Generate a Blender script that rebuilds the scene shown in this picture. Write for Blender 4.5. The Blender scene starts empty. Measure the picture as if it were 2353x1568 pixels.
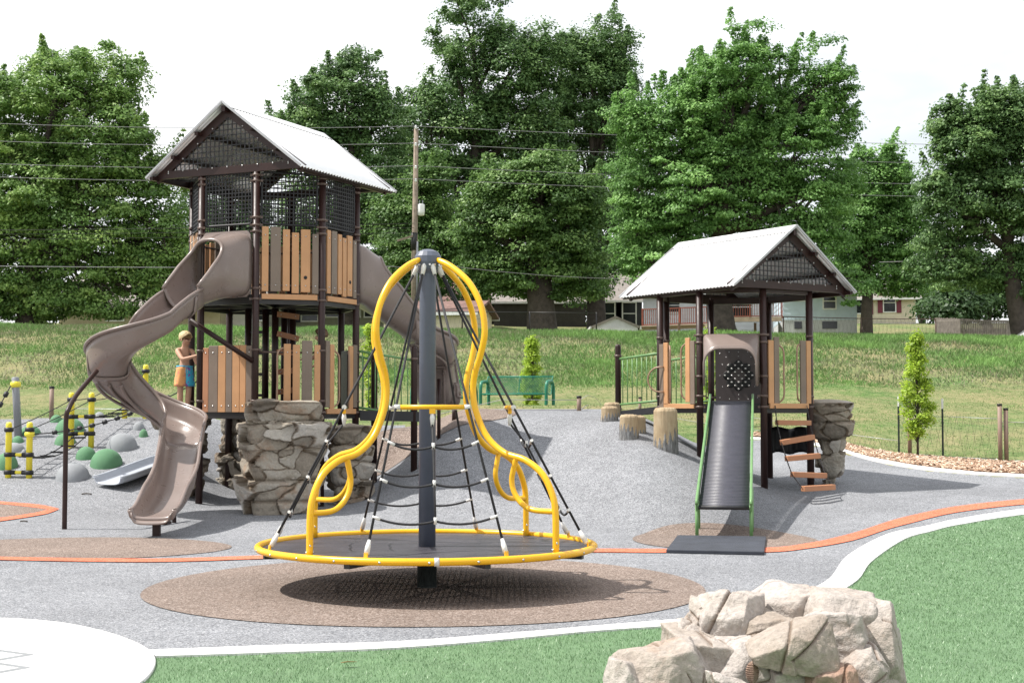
import bpy, math, random
import numpy as np
from mathutils import Vector, Matrix
random.seed(7)
RNG = np.random.default_rng(11)
PI = math.pi
R = math.radians
scene = bpy.context.scene
COL = scene.collection

# ------------------------------------------------------------------ survey: photo units (2352 x 1568) to metres
CAM_Z, FOC, PITCH = 1.5, 3365.0, R(2.82)
def P(u, v, Y):
    a, b = (u - 1176) / FOC, (784 - v) / FOC
    dy = math.cos(PITCH) - b * math.sin(PITCH)
    dz = math.sin(PITCH) + b * math.cos(PITCH)
    t = Y / dy
    return Vector((a * t, Y, CAM_Z + dz * t))

def sst(a, b, x):
    t = np.clip((np.asarray(x, float) - a) / (b - a), 0, 1)
    return t * t * (3 - 2 * t)

_BY = np.array([0, 13, 18, 22, 25, 28, 32, 40, 48, 56, 61, 65, 69, 74, 90, 110, 130, 200, 420.])
_BZ = np.array([0, 0, .08, .22, .42, .72, 1.15, 1.75, 2.5, 3.68, 4.52, 5.06, 5.33, 5.48, 6.3, 7.6, 9.55, 12, 14.])
_yy = np.linspace(0, 420, 4201)
_zz = np.interp(_yy, _BY, _BZ)
_k = np.ones(15) / 15
_zs = np.convolve(np.pad(_zz, 7, mode='edge'), _k, 'valid')
def H(x, y):
    x = np.asarray(x, float); y = np.asarray(y, float)
    b = np.interp(y, _yy, _zs)
    mc = 1.15 * sst(0, 1, (y - 18.6 + 1.8 * sst(.3, 2., x)) / 6.0) * sst(-2.7, -.6, x) * (1 - sst(1.5, 4.6, x))
    ml = .86 * sst(19.5, 25.5, y) * (1 - sst(-5.4, -4.0, x))
    mb = .86 * sst(23.0, 25.4, y) * (1 - sst(-1.5, 1.5, x))
    m = (mc**6 + ml**6 + mb**6 + 1e-12) ** (1/6) - .01
    m = np.maximum(m, 0) * (1 - sst(25.5, 32.5, y))
    rb = .2 * sst(3.4, 5.2, x) * sst(16, 21.5, y) * (1 - sst(24, 29, y))
    tilt = -.012 * x * sst(46, 66, y) * (1 - sst(95, 130, y))
    und = .05 * np.sin(x * .9 + y * .31) * np.sin(y * .55 - x * .21) * sst(29, 36, y)
    return b + m + rb + tilt + und
def h1(x, y): return float(H(x, y))
def G(u, v, y0=4.0, y1=70.0):
    """where the sight line through photo point (u, v) meets the ground"""
    ys = np.arange(y0, y1, .02)
    a, b = (u - 1176) / FOC, (784 - v) / FOC
    dy = math.cos(PITCH) - b * math.sin(PITCH); dz = math.sin(PITCH) + b * math.cos(PITCH)
    t = ys / dy
    d = CAM_Z + dz * t - H(a * t, ys)
    k = np.argmax(d < 0)
    if d[k] >= 0: k = len(ys) - 1
    return Vector((a * t[k], ys[k], float(H(a * t[k], ys[k]))))

# ------------------------------------------------------------------ mesh builder
class MB:
    def __init__(s): s.v = []; s.f = []; s.s = []
    def add(s, vs, fs, smooth=False):
        o = len(s.v)
        s.v.extend([tuple(p) for p in vs])
        for f in fs: s.f.append(tuple(i + o for i in f)); s.s.append(smooth)
        return s
    def box(s, c, d, rz=0., M=None):
        hx, hy, hz = d[0] / 2, d[1] / 2, d[2] / 2
        M = M or Matrix.Rotation(rz, 3, 'Z')
        c = Vector(c)
        vs = [c + M @ Vector((x * hx, y * hy, z * hz)) for z in (-1, 1) for y in (-1, 1) for x in (-1, 1)]
        return s.add(vs, [(0, 2, 3, 1), (4, 5, 7, 6), (0, 1, 5, 4), (2, 6, 7, 3), (0, 4, 6, 2), (1, 3, 7, 5)])
    def beam(s, p0, p1, w, h, up=(0, 0, 1)):
        p0, p1 = Vector(p0), Vector(p1)
        d = p1 - p0; L = d.length; d.normalize()
        side = d.cross(Vector(up))
        if side.length < 1e-4: side = d.cross(Vector((0, 1, 0)))
        side.normalize(); u2 = side.cross(d)
        M = Matrix((d, side, u2)).transposed()
        return s.box((p0 + p1) / 2, (L, w, h), M=M)
    def tube(s, pts, r, n=10, cap=True, closed=False):
        pts = [Vector(p) for p in pts]; N = len(pts)
        rr = r if hasattr(r, '__len__') else [r] * N
        tang = []
        for i in range(N):
            a = pts[i - 1] if (i > 0 or closed) else pts[0]
            b = pts[(i + 1) % N] if (i < N - 1 or closed) else pts[-1]
            t = (b - a); t.normalize(); tang.append(t)
        nrm = tang[0].orthogonal().normalized()
        vs = []
        for i in range(N):
            if i:
                ax = tang[i - 1].cross(tang[i])
                if ax.length > 1e-6:
                    nrm = Matrix.Rotation(tang[i - 1].angle(tang[i]), 3, ax.normalized()) @ nrm
            nrm = (nrm - tang[i] * nrm.dot(tang[i])).normalized()
            b = tang[i].cross(nrm)
            for k in range(n):
                a = 2 * PI * k / n
                vs.append(pts[i] + (nrm * math.cos(a) + b * math.sin(a)) * rr[i])
        fs = []
        for i in range(N if closed else N - 1):
            j = (i + 1) % N
            for k in range(n):
                k2 = (k + 1) % n
                fs.append((i * n + k, i * n + k2, j * n + k2, j * n + k))
        s.add(vs, fs, True)
        if cap and not closed:
            o = len(s.v) - N * n
            s.f.append(tuple(o + k for k in reversed(range(n)))); s.s.append(False)
            s.f.append(tuple(o + (N - 1) * n + k for k in range(n))); s.s.append(False)
        return s
    def cyl(s, p0, p1, r, n=14, r2=None):
        return s.tube([p0, p1], [r, r if r2 is None else r2], n)
    def lathe(s, prof, c, n=24, ax=None, smooth=True):
        c = Vector(c); M = ax or Matrix.Identity(3)
        vs = []
        for (r, z) in prof:
            for k in range(n):
                a = 2 * PI * k / n
                vs.append(c + M @ Vector((r * math.cos(a), r * math.sin(a), z)))
        fs = []
        for i in range(len(prof) - 1):
            for k in range(n):
                k2 = (k + 1) % n
                fs.append((i * n + k, i * n + k2, (i + 1) * n + k2, (i + 1) * n + k))
        s.add(vs, fs, smooth)
        o = len(s.v) - len(prof) * n
        if prof[0][0] > 1e-4: s.f.append(tuple(o + k for k in reversed(range(n)))); s.s.append(False)
        if prof[-1][0] > 1e-4: s.f.append(tuple(o + (len(prof) - 1) * n + k for k in range(n))); s.s.append(False)
        return s
    def prism(s, poly, ext):
        """poly: list of points, ext: extrusion vector"""
        n = len(poly); e = Vector(ext)
        vs = [Vector(p) for p in poly] + [Vector(p) + e for p in poly]
        fs = [tuple(reversed(range(n))), tuple(range(n, 2 * n))]
        fs += [(i, (i + 1) % n, n + (i + 1) % n, n + i) for i in range(n)]
        return s.add(vs, fs)
    def grid(s, rows, smooth=True, closed=False):
        """rows: equal-length lists of points"""
        m = len(rows[0]); vs = [p for r in rows for p in r]; fs = []
        for i in range(len(rows) - 1):
            for k in range(m if closed else m - 1):
                k2 = (k + 1) % m
                fs.append((i * m + k, i * m + k2, (i + 1) * m + k2, (i + 1) * m + k))
        return s.add(vs, fs, smooth)
    def build(s, name, mat=None, parent=None, bevel=0, solid=0, subsurf=0):
        me = bpy.data.meshes.new(name)
        off = wloc(parent) if parent is not None else Vector((0, 0, 0))
        if off.length > 0:
            a = np.array(s.v, float) - np.array(off)
            vs = a.tolist()
        else: vs = s.v
        me.from_pydata(vs, [], s.f)
        me.polygons.foreach_set('use_smooth', s.s)
        me.update()
        if mat: me.materials.append(mat)
        o = bpy.data.objects.new(name, me); COL.objects.link(o)
        if parent is not None: o.parent = parent
        if solid:
            m = o.modifiers.new('solid', 'SOLIDIFY'); m.thickness = solid; m.offset = 0
        if bevel:
            m = o.modifiers.new('bevel', 'BEVEL'); m.width = bevel; m.segments = 2; m.limit_method = 'ANGLE'; m.angle_limit = R(40)
            m.harden_normals = False
        return o
def wloc(o):
    v = Vector((0, 0, 0))
    while o is not None: v = v + o.location; o = o.parent
    return v
def tag(o, label, cat, group=None, kind=None):
    if label: o['label'] = label
    if cat: o['category'] = cat
    if group: o['group'] = group
    if kind: o['kind'] = kind
    return o
def thing(name, label, cat, loc, group=None):
    o = bpy.data.objects.new(name, None); COL.objects.link(o)
    o.location = loc; o.empty_display_size = .2
    return tag(o, label, cat, group)
def rootmesh(mb, name, mat, loc, label=None, cat=None, group=None, kind=None, bevel=0, solid=0):
    """a thing that is one mesh, origin moved to loc"""
    a = np.array(mb.v, float) - np.array(loc); mb.v = a.tolist()
    o = mb.build(name, mat, bevel=bevel, solid=solid); o.location = loc
    return tag(o, label, cat, group, kind)
def npmesh(name, verts, faces, mat, parent=None, smooth=False, attrs=None, loc=None):
    """verts (N,3), faces (M,3|4) numpy"""
    me = bpy.data.meshes.new(name)
    verts = np.asarray(verts, np.float32)
    off = np.array(wloc(parent)) if parent is not None else (np.array(loc) if loc is not None else np.zeros(3))
    verts = (verts - off).astype(np.float32)
    k = faces.shape[1]
    me.vertices.add(len(verts)); me.vertices.foreach_set('co', verts.ravel())
    me.loops.add(faces.size); me.loops.foreach_set('vertex_index', faces.ravel().astype(np.int32))
    me.polygons.add(len(faces))
    me.polygons.foreach_set('loop_start', np.arange(0, faces.size, k, dtype=np.int32))
    me.polygons.foreach_set('loop_total', np.full(len(faces), k, np.int32))
    if smooth: me.polygons.foreach_set('use_smooth', np.ones(len(faces), bool))
    if attrs:
        for an, (dom, arr) in attrs.items():
            a = me.attributes.new(an, 'FLOAT', dom); a.data.foreach_set('value', np.asarray(arr, np.float32))
    me.update(calc_edges=True); me.validate()
    if mat: me.materials.append(mat)
    o = bpy.data.objects.new(name, me); COL.objects.link(o)
    if parent is not None: o.parent = parent
    elif loc is not None: o.location = loc
    return o

# ------------------------------------------------------------------ materials
class NT:
    def __init__(s, name):
        s.m = bpy.data.materials.new(name); s.m.use_nodes = True
        s.t = s.m.node_tree; s.t.nodes.clear()
        s.out = s.n('ShaderNodeOutputMaterial')
    def n(s, typ, **kw):
        x = s.t.nodes.new(typ)
        for k, v in kw.items():
            if k.startswith('_'): setattr(x, k[1:], v)
            else: x.inputs[k.replace('__', ' ')].default_value = v
        return x
    def l(s, a, b): s.t.links.new(a, b)
    def bsdf(s, **kw):
        b = s.n('ShaderNodeBsdfPrincipled', **kw); s.l(b.outputs[0], s.out.inputs[0]); return b
    def coord(s, which='Object', scale=(1, 1, 1)):
        c = s.n('ShaderNodeTexCoord'); mp = s.n('ShaderNodeMapping'); mp.inputs['Scale'].default_value = scale
        s.l(c.outputs[which], mp.inputs[0]); return mp.outputs[0]
    def noise(s, vec, scale, detail=3, rough=.6, dim='3D'):
        x = s.n('ShaderNodeTexNoise'); x.noise_dimensions = dim
        x.inputs['Scale'].default_value = scale; x.inputs['Detail'].default_value = detail; x.inputs['Roughness'].default_value = rough
        if vec is not None: s.l(vec, x.inputs['Vector'])
        return x.outputs['Fac']
    def ramp(s, fac, stops, interp='LINEAR'):
        x = s.n('ShaderNodeValToRGB'); x.color_ramp.interpolation = interp
        e = x.color_ramp.elements
        while len(e) < len(stops): e.new(.5)
        for i, (p, c) in enumerate(stops):
            e[i].position = p; e[i].color = (*c, 1) if len(c) == 3 else c
        s.l(fac, x.inputs[0]); return x.outputs[0]
    def mix(s, fac, a, b, mode='MIX'):
        x = s.n('ShaderNodeMix'); x.data_type = 'RGBA'; x.blend_type = mode
        for sock, val in ((x.inputs[0], fac), (x.inputs[6], a), (x.inputs[7], b)):
            if hasattr(val, 'links') or hasattr(val, 'is_linked'): s.l(val, sock)
            elif isinstance(val, (int, float)): sock.default_value = val
            else: sock.default_value = (*val, 1)
        return x.outputs[2]
    def math(s, op, a, b=0., c=None):
        x = s.n('ShaderNodeMath'); x.operation = op
        for i, val in enumerate((a, b) if c is None else (a, b, c)):
            if hasattr(val, 'is_linked'): s.l(val, x.inputs[i])
            else: x.inputs[i].default_value = val
        return x.outputs[0]
    def bump(s, h, strength, dist=.01):
        x = s.n('ShaderNodeBump'); x.inputs['Strength'].default_value = strength; x.inputs['Distance'].default_value = dist
        s.l(h, x.inputs['Height']); return x.outputs[0]
    def attr(s, name):
        x = s.n('ShaderNodeAttribute'); x.attribute_name = name; return x.outputs['Fac']

def simple(name, col, rough=.5, var=.12, scale=6., metal=0., bump=0., bscale=60., spec=.5, coat=0.):
    t = NT(name); b = t.bsdf(Roughness=rough, Metallic=metal)
    b.inputs['Specular IOR Level'].default_value = spec
    if coat: b.inputs['Coat Weight'].default_value = coat
    c = t.coord()
    nf = t.noise(c, scale, 4)
    lo = tuple(x * (1 - var) for x in col); hi = tuple(min(1, x * (1 + var)) for x in col)
    t.l(t.ramp(nf, [(.3, lo), (.7, hi)]), b.inputs['Base Color'])
    rn = t.noise(c, scale * 3.3, 3)
    t.l(t.math('MULTIPLY_ADD', rn, .25, max(.02, rough - .12)), b.inputs['Roughness'])
    if bump:
        t.l(t.bump(t.noise(c, bscale, 3), bump), b.inputs['Normal'])
    return t.m

def attr_ramp(name, attr, stops, rough=.8, nscale=0, nvar=.2, bump=0, bscale=80, transl=0, spec=.3):
    t = NT(name); b = t.bsdf(Roughness=rough); b.inputs['Specular IOR Level'].default_value = spec
    c = t.ramp(t.attr(attr), stops)
    co = t.coord()
    if nscale:
        nf = t.noise(co, nscale, 4)
        c = t.mix(1., c, t.ramp(nf, [(.25, (1 - nvar,) * 3), (.75, (1 + nvar,) * 3)]), 'MULTIPLY')
    t.l(c, b.inputs['Base Color'])
    if bump: t.l(t.bump(t.noise(co, bscale, 4), bump), b.inputs['Normal'])
    if transl:
        tr = t.n('ShaderNodeBsdfTranslucent'); t.l(c, tr.inputs[0])
        mx = t.n('ShaderNodeMixShader'); mx.inputs[0].default_value = transl
        t.l(b.outputs[0], mx.inputs[1]); t.l(tr.outputs[0], mx.inputs[2]); t.l(mx.outputs[0], t.out.inputs[0])
    return t.m
M_ = {}
M_['brown_steel'] = simple('brown_steel', (.028, .012, .010), .42, .18, 5, spec=.35)
M_['dark_steel'] = simple('dark_steel', (.016, .014, .014), .42, .2, 5)
M_['black_vinyl'] = simple('black_vinyl', (.012, .012, .015), .5, .2, 8)
M_['clamp'] = simple('clamp', (.10, .065, .052), .45, .15, 12)
M_['bolt'] = simple('bolt', (.62, .62, .62), .3, .05, 12, metal=1.)
M_['tan_plank'] = simple('tan_plank', (.50, .265, .125), .55, .1, 3, bump=.15, bscale=40)
M_['tan_plank_red'] = simple('tan_plank_red', (.40, .185, .095), .55, .1, 3, bump=.15, bscale=40)
M_['grey_plank'] = simple('grey_plank', (.19, .145, .112), .55, .1, 3, bump=.15, bscale=40)
M_['slide_plastic'] = simple('slide_plastic', (.205, .160, .142), .3, .08, 2.2, spec=.5)
M_['yellow'] = simple('yellow', (.83, .44, .008), .3, .06, 3, spec=.5)
M_['yellow_post'] = simple('yellow_post', (.80, .68, .05), .4, .06, 3)
M_['grey_steel'] = simple('grey_steel', (.088, .102, .14), .4, .12, 4)
M_['light_grey_steel'] = simple('light_grey_steel', (.22, .23, .25), .45, .1, 4)
M_['rope'] = simple('rope', (.018, .018, .021), .7, .3, 90, bump=.6, bscale=160)
M_['white_fit'] = simple('white_fit', (.66, .65, .63), .35, .1, 20)
M_['green_steel'] = simple('green_steel', (.13, .265, .095), .4, .12, 5)
M_['bench_green'] = simple('bench_green', (.012, .17, .10), .4, .12, 5)
M_['galv'] = simple('galv', (.42, .42, .43), .4, .12, 5, metal=.6)
M_['roof_white'] = simple('roof_white', (.90, .90, .90), .38, .02, 3, metal=.55)
M_['white_slide'] = simple('white_slide', (.42, .45, .50), .35, .06, 3)
M_['mat_rubber'] = simple('mat_rubber', (.034, .039, .052), .75, .25, 4, bump=.3, bscale=200)
M_['roller'] = simple('roller', (.055, .055, .072), .4, .15, 8)
M_['handle'] = simple('handle', (.30, .185, .12), .4, .08, 6)
M_['skin'] = simple('skin', (.52, .305, .205), .55, .07, 8, spec=.35)
M_['hair'] = simple('hair', (.55, .42, .23), .6, .3, 60, bump=.5, bscale=150)
M_['bark'] = simple('bark', (.062, .05, .04), .9, .4, 4, bump=.8, bscale=12)
M_['dark'] = simple('dark', (.01, .01, .01), .6, .2, 5)
M_['glass_dark'] = simple('glass_dark', (.015, .018, .02), .08, .3, 2)
# ------------------------------------------------------------------ ground materials
def rubber_mat(name, stops, stain):
    t = NT(name); b = t.bsdf(Roughness=.85); b.inputs['Specular IOR Level'].default_value = .25
    c = t.coord()
    vo = t.n('ShaderNodeTexVoronoi'); vo.inputs['Scale'].default_value = 105.; t.l(c, vo.inputs['Vector'])
    sep = t.n('ShaderNodeSeparateColor'); t.l(vo.outputs['Color'], sep.inputs[0])
    col = t.ramp(sep.outputs[0], stops)
    big = t.noise(c, .55, 5, .65)
    col = t.mix(1., col, t.ramp(big, [(.25, (stain[0],) * 3), (.7, (stain[1],) * 3)]), 'MULTIPLY')
    mid = t.noise(c, 7., 4, .7)
    col = t.mix(1., col, t.ramp(mid, [(.2, (.84,) * 3), (.8, (1.14,) * 3)]), 'MULTIPLY')
    t.l(col, b.inputs['Base Color'])
    t.l(t.bump(vo.outputs['Distance'], .55, .006), b.inputs['Normal'])
    return t.m
M_['rubber_grey'] = rubber_mat('rubber_grey', [(0, (.085, .089, .099)), (.3, (.168, .175, .190)), (.65, (.25, .258, .274)), (1, (.39, .395, .41))], (.76, 1.1))
M_['rubber_brown'] = rubber_mat('rubber_brown', [(0, (.09, .066, .052)), (.4, (.175, .132, .108)), (.75, (.26, .205, .175)), (1, (.39, .33, .295))], (.78, 1.1))
M_['rubber_orange'] = rubber_mat('rubber_orange', [(0, (.42, .10, .05)), (.5, (.62, .16, .085)), (1, (.80, .27, .17))], (.85, 1.05))
def concrete_mat():
    t = NT('concrete'); b = t.bsdf(Roughness=.85)
    c = t.coord()
    n = t.noise(c, 1.2, 6, .7)
    col = t.ramp(n, [(.25, (.58, .575, .56)), (.75, (.70, .695, .68))])
    t.l(col, b.inputs['Base Color']); t.l(t.bump(t.noise(c, 160, 3), .15, .003), b.inputs['Normal'])
    return t.m
M_['concrete'] = concrete_mat()
def field_mat():
    t = NT('field_grass'); b = t.bsdf(Roughness=.95); b.inputs['Specular IOR Level'].default_value = .1
    c = t.coord('Object', (1, .55, 1))
    n1 = t.noise(c, .35, 6, .7); n2 = t.noise(c, 3.2, 5, .75); n3 = t.noise(c, 22, 3, .7)
    green = t.ramp(n2, [(.2, (.042, .085, .024)), (.5, (.098, .165, .052)), (.8, (.18, .255, .095))])
    dry = t.ramp(n3, [(.2, (.14, .115, .06)), (.55, (.28, .235, .13)), (.85, (.40, .34, .21))])
    f = t.math('ADD', t.math('MULTIPLY', n1, .75), t.math('MULTIPLY', n2, .45))
    fac = t.ramp(f, [(.47, (0, 0, 0)), (.70, (.8, .8, .8))])
    col = t.mix(fac, green, dry)
    t.l(col, b.inputs['Base Color'])
    t.l(t.bump(n2, .6, .12), b.inputs['Normal'])
    return t.m
M_['field'] = field_mat()
def turf_mat():
    t = NT('turf'); b = t.bsdf(Roughness=.6); b.inputs['Specular IOR Level'].default_value = .3
    c = t.coord()
    n1 = t.noise(c, 190, 3, .7); n2 = t.noise(c, 3.5, 5, .7)
    col = t.ramp(n1, [(.3, (.06, .125, .05)), (.5, (.13, .23, .11)), (.72, (.24, .36, .20))])
    col = t.mix(1., col, t.ramp(n2, [(.3, (.85,) * 3), (.7, (1.15,) * 3)]), 'MULTIPLY')
    t.l(col, b.inputs['Base Color']); t.l(t.bump(n1, .7, .012), b.inputs['Normal'])
    return t.m
M_['turf'] = turf_mat()
M_['mulch_bed'] = simple('mulch_bed', (.30, .18, .11), .95, .5, 40, bump=.9, bscale=50)

# ------------------------------------------------------------------ outlines on the ground (surveyed)
def gpoly(pts): return [G(u, v).to_2d() for u, v in pts]
def smooth_line(pts, n=12):
    """Catmull-Rom through 2D points"""
    p = [np.array(q) for q in pts]; p = [2 * p[0] - p[1]] + p + [2 * p[-1] - p[-2]]
    out = []
    for i in range(1, len(p) - 2):
        for k in range(n):
            t = k / n
            out.append(.5 * (2 * p[i] + (p[i + 1] - p[i - 1]) * t + (2 * p[i - 1] - 5 * p[i] + 4 * p[i + 1] - p[i + 2]) * t * t
                             + (3 * p[i] - p[i - 1] - 3 * p[i + 1] + p[i + 2]) * t**3))
    out.append(p[-2]); return out
def inside(poly, x, y):
    poly = np.asarray(poly); r = np.zeros(np.shape(x), bool)
    j = len(poly) - 1
    for i in range(len(poly)):
        xi, yi = poly[i]; xj, yj = poly[j]
        c = ((yi > y) != (yj > y)) & (x < (xj - xi) * (y - yi) / (yj - yi + 1e-12) + xi)
        r ^= c; j = i
    return r
kerb_out_px = [(342, 1496), (620, 1486), (904, 1477), (1150, 1459), (1357, 1441), (1585, 1422), (1715, 1404), (1815, 1375), (1902, 1333), (1949, 1276), (2033, 1230), (2130, 1209), (2200, 1193), (2352, 1170), (2600, 1146)]
kerb_in_px = [(357, 1511), (620, 1502), (904, 1492), (1150, 1473), (1357, 1453), (1585, 1436), (1740, 1418), (1870, 1388), (1966, 1337), (2004, 1289), (2076, 1240), (2140, 1221), (2205, 1206), (2352, 1183), (2600, 1158)]
kerb_out = smooth_line(gpoly(kerb_out_px)); kerb_in = smooth_line(gpoly(kerb_in_px))
circ_px = [(-260, 1445), (-130, 1430), (0, 1424), (130, 1433), (230, 1452), (300, 1475), (342, 1497), (357, 1520), (350, 1545), (325, 1572), (270, 1605), (160, 1645)]
circ_edge = gpoly(circ_px)
circ_poly = smooth_line(circ_edge, 8)
circ_poly = circ_poly + [np.array(q) for q in ((-3.4, 6.6), (-5.5, 6.4), (-7.5, 7.4), (-8.3, 9.3), (-7.6, 10.6), (-5.8, 11.0))]
turf_poly = [(a + b) / 2 for a, b in zip(kerb_out, kerb_in)] + [np.array((16., 26.)), np.array((16., 2.)), np.array((-6., 2.)), np.array((-6., 8.))]
back_kerb_px = [(1700, 1008), (1800, 1014), (1860, 1022), (1930, 1036), (2010, 1060), (2110, 1078), (2230, 1090), (2352, 1097), (2600, 1108)]
bk = smooth_line([G(u, v, 21.5).to_2d() for u, v in back_kerb_px])
bk2 = smooth_line([G(u, v, 21.5).to_2d() for u, v in [(1700, 1004), (1800, 1009), (1860, 1016), (1930, 1029), (2010, 1053), (2110, 1071), (2230, 1084), (2352, 1091), (2600, 1102)]])
kmid = [(a + b) / 2 for a, b in zip(kerb_out, kerb_in)]
rubber_poly = kmid + [np.array(bk[-1]) + np.array((1.5, 0))] + list(reversed(bk)) + [np.array(q) for q in ((2.2, 25.2), (.5, 25.2), (-1.5, 25.2), (-5, 25.6), (-6.5, 25.6), (-9, 25.3), (-16, 25.3), (-16, 9.5), (-6, 9.2))]

# ------------------------------------------------------------------ terrain grid
xs = np.concatenate([-np.array([260, 200, 150, 120, 95, 75, 60, 48, 39, 32, 27, 23, 20, 18, 16.5, 15.3, 14.5]), np.arange(-14, 14.01, .16),
                     np.array([14.5, 15.3, 16.5, 18, 20, 23, 27, 32, 39, 48, 60, 75, 95, 120, 150, 200, 260])])
ys = np.concatenate([np.array([-12, -8, -4, -1, 1, 2.5]), np.arange(3.4, 30, .16), np.arange(30.2, 76, .5), np.array([77, 79, 82, 86, 91, 97, 104, 112, 121, 131, 145, 165, 190, 230, 290, 380, 420])])
X, Y = np.meshgrid(xs, ys); Z = H(X, np.maximum(Y, 0))
Z = np.where(Y < 0, 0, Z)
nx, ny = len(xs), len(ys)
V = np.stack([X.ravel(), Y.ravel(), Z.ravel()], 1)
I, J = np.meshgrid(np.arange(nx - 1), np.arange(ny - 1)); a = (J * nx + I).ravel()
F = np.stack([a, a + 1, a + nx + 1, a + nx], 1)
cx = V[F].mean(1)
in_r = inside(rubber_poly, cx[:, 0], cx[:, 1])
in_t = inside(turf_poly, cx[:, 0], cx[:, 1]) & ~in_r
in_c = inside(circ_poly, cx[:, 0], cx[:, 1])
def sub(mask, name, mat, kind='structure'):
    f = F[mask]; u, inv = np.unique(f, return_inverse=True)
    o = npmesh(name, V[u], inv.reshape(f.shape), mat, smooth=True); o['kind'] = kind; return o
sub(in_r, 'rubber_surface', M_['rubber_grey'])
sub(in_t, 'artificial_lawn', M_['turf'])
sub(~in_r & ~in_t, 'field', M_['field'])

def ribbon(name, A, B, mat, dz, depth=.0, kind='structure', nk=4):
    A = [np.asarray(q) for q in A]; B = [np.asarray(q) for q in B]; m = MB(); rows = []
    for a, b in zip(A, B):
        row = []
        for k in range(nk + 1):
            q = a + (b - a) * k / nk; row.append((q[0], q[1], h1(*q) + dz))
        if depth: row = [(row[0][0], row[0][1], row[0][2] - depth)] + row + [(row[-1][0], row[-1][1], row[-1][2] - depth)]
        rows.append(row)
    m.grid(rows, False); o = m.build(name, mat); o['kind'] = kind; return o
ribbon('kerb', kerb_out, kerb_in, M_['concrete'], .014, .2)
ribbon('kerb', bk, bk2, M_['concrete'], .02, .2)
def drape(name, poly, mat, dz, step=.12, kind='structure', depth=0):
    """fan of rings from the centre of a star-shaped outline, laid on the ground"""
    poly = [np.asarray(q)[:2] for q in poly]; c = np.mean(poly, 0); m = MB()
    rmax = max(np.linalg.norm(q - c) for q in poly); n = max(3, int(rmax / step)); rows = []
    for i in range(n + 1):
        rows.append([(*(c + (q - c) * max(i / n, .002)), 0) for q in poly])
    rows = [[(p[0], p[1], h1(p[0], p[1]) + dz) for p in r] for r in rows]
    if depth: rows.append([(p[0], p[1], p[2] - depth) for p in rows[-1]])
    m.grid(rows, True, closed=True); o = m.build(name, mat); o['kind'] = kind
    return o
drape('concrete_pad', circ_poly, M_['concrete'], .018, depth=.2)
def ell(cx, cy, rx, ry, n=64, wob=.015):
    return [np.array((cx + rx * math.cos(a) * (1 + wob * math.sin(3 * a + cx)), cy + ry * math.sin(a) * (1 + wob * math.cos(2 * a + cy)))) for a in np.linspace(0, 2 * PI, n, endpoint=False)]
SP = Vector((-.735, 12.75, 0.))
drape('rubber_patch', ell(SP.x, SP.y - .02, 2.40, 2.36, wob=.006), M_['rubber_brown'], .006)
drape('rubber_patch', ell(-4.75, 15.95, 1.68, 1.12), M_['rubber_brown'], .006)
drape('rubber_patch', ell(2.42, 16.85, 1.05, 1.12), M_['rubber_brown'], .006)
drape('rubber_patch', ell(-1.25, 24.3, 1.35, .95), M_['rubber_brown'], .010)
lo_t = [(-60, 1278), (0, 1279.6), (200, 1283), (384, 1283.5), (607, 1276.5), (850, 1269), (1100, 1264), (1357, 1261), (1526, 1261), (1758, 1259), (1856, 1248), (1949, 1227.5), (2030, 1202), (2100, 1183), (2200, 1163), (2352, 1147), (2500, 1138)]
lo_b = [(-60, 1286), (0, 1287), (200, 1291), (384, 1291.5), (607, 1284.6), (850, 1277), (1100, 1272), (1357, 1269), (1526, 1270), (1758, 1269), (1856, 1260), (1949, 1244), (2030, 1219), (2100, 1200), (2200, 1177), (2352, 1159), (2500, 1149)]
ribbon('painted_line', smooth_line(gpoly(lo_t)), smooth_line(gpoly(lo_b)), M_['rubber_orange'], .009)
# chevron by the left edge: brown wedge inside two orange strokes
tip = (136, 1170)
drape('rubber_patch', [np.array(q) for q in gpoly([(-150, 1140), (-40, 1152), (60, 1162), (118, 1170), (60, 1182), (-40, 1196), (-150, 1210)])], M_['rubber_brown'], .006)
ribbon('painted_line', smooth_line(gpoly([(-150, 1138), (0, 1152), (90, 1160), (136, 1169)])), smooth_line(gpoly([(-150, 1146), (0, 1158), (80, 1167), (112, 1171)])), M_['rubber_orange'], .010)
ribbon('painted_line', smooth_line(gpoly([(-150, 1205), (0, 1190), (80, 1178), (112, 1171)])), smooth_line(gpoly([(-150, 1216), (0, 1198), (90, 1184), (137, 1170)])), M_['rubber_orange'], .010)

# ------------------------------------------------------------------ mulch strip, chips, turf blades, field tufts
mul = smooth_line([G(u, v, 22).to_2d() for u, v in [(1700, 996), (1800, 1000), (1860, 1007), (1930, 1019), (2010, 1037), (2110, 1050), (2230, 1060), (2352, 1065), (2600, 1074)]])
ribbon('mulch_bed', bk2, mul, M_['mulch_bed'], .02, .1, nk=8)
def scatter_ribbon(A, B, n):
    A = np.array(A); B = np.array(B); i = RNG.integers(0, len(A) - 1, n); t = RNG.random(n)[:, None]; s = RNG.random(n)[:, None]
    a = A[i] + (A[i + 1] - A[i]) * t; b = B[i] + (B[i + 1] - B[i]) * t
    return a + (b - a) * s
def boxes(pos, dims, rot):
    """vectorised boxes: pos (n,3) dims (n,3) rot (n,3,3)"""
    k = np.array([(x, y, z) for z in (-.5, .5) for y in (-.5, .5) for x in (-.5, .5)])
    v = np.einsum('nij,nkj->nki', rot, k[None] * dims[:, None]) + pos[:, None]
    f = np.array([(0, 2, 3, 1), (4, 5, 7, 6), (0, 1, 5, 4), (2, 6, 7, 3), (0, 4, 6, 2), (1, 3, 7, 5)])
    F = (np.arange(len(pos))[:, None, None] * 8 + f[None]).reshape(-1, 4)
    return v.reshape(-1, 3), F
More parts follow.
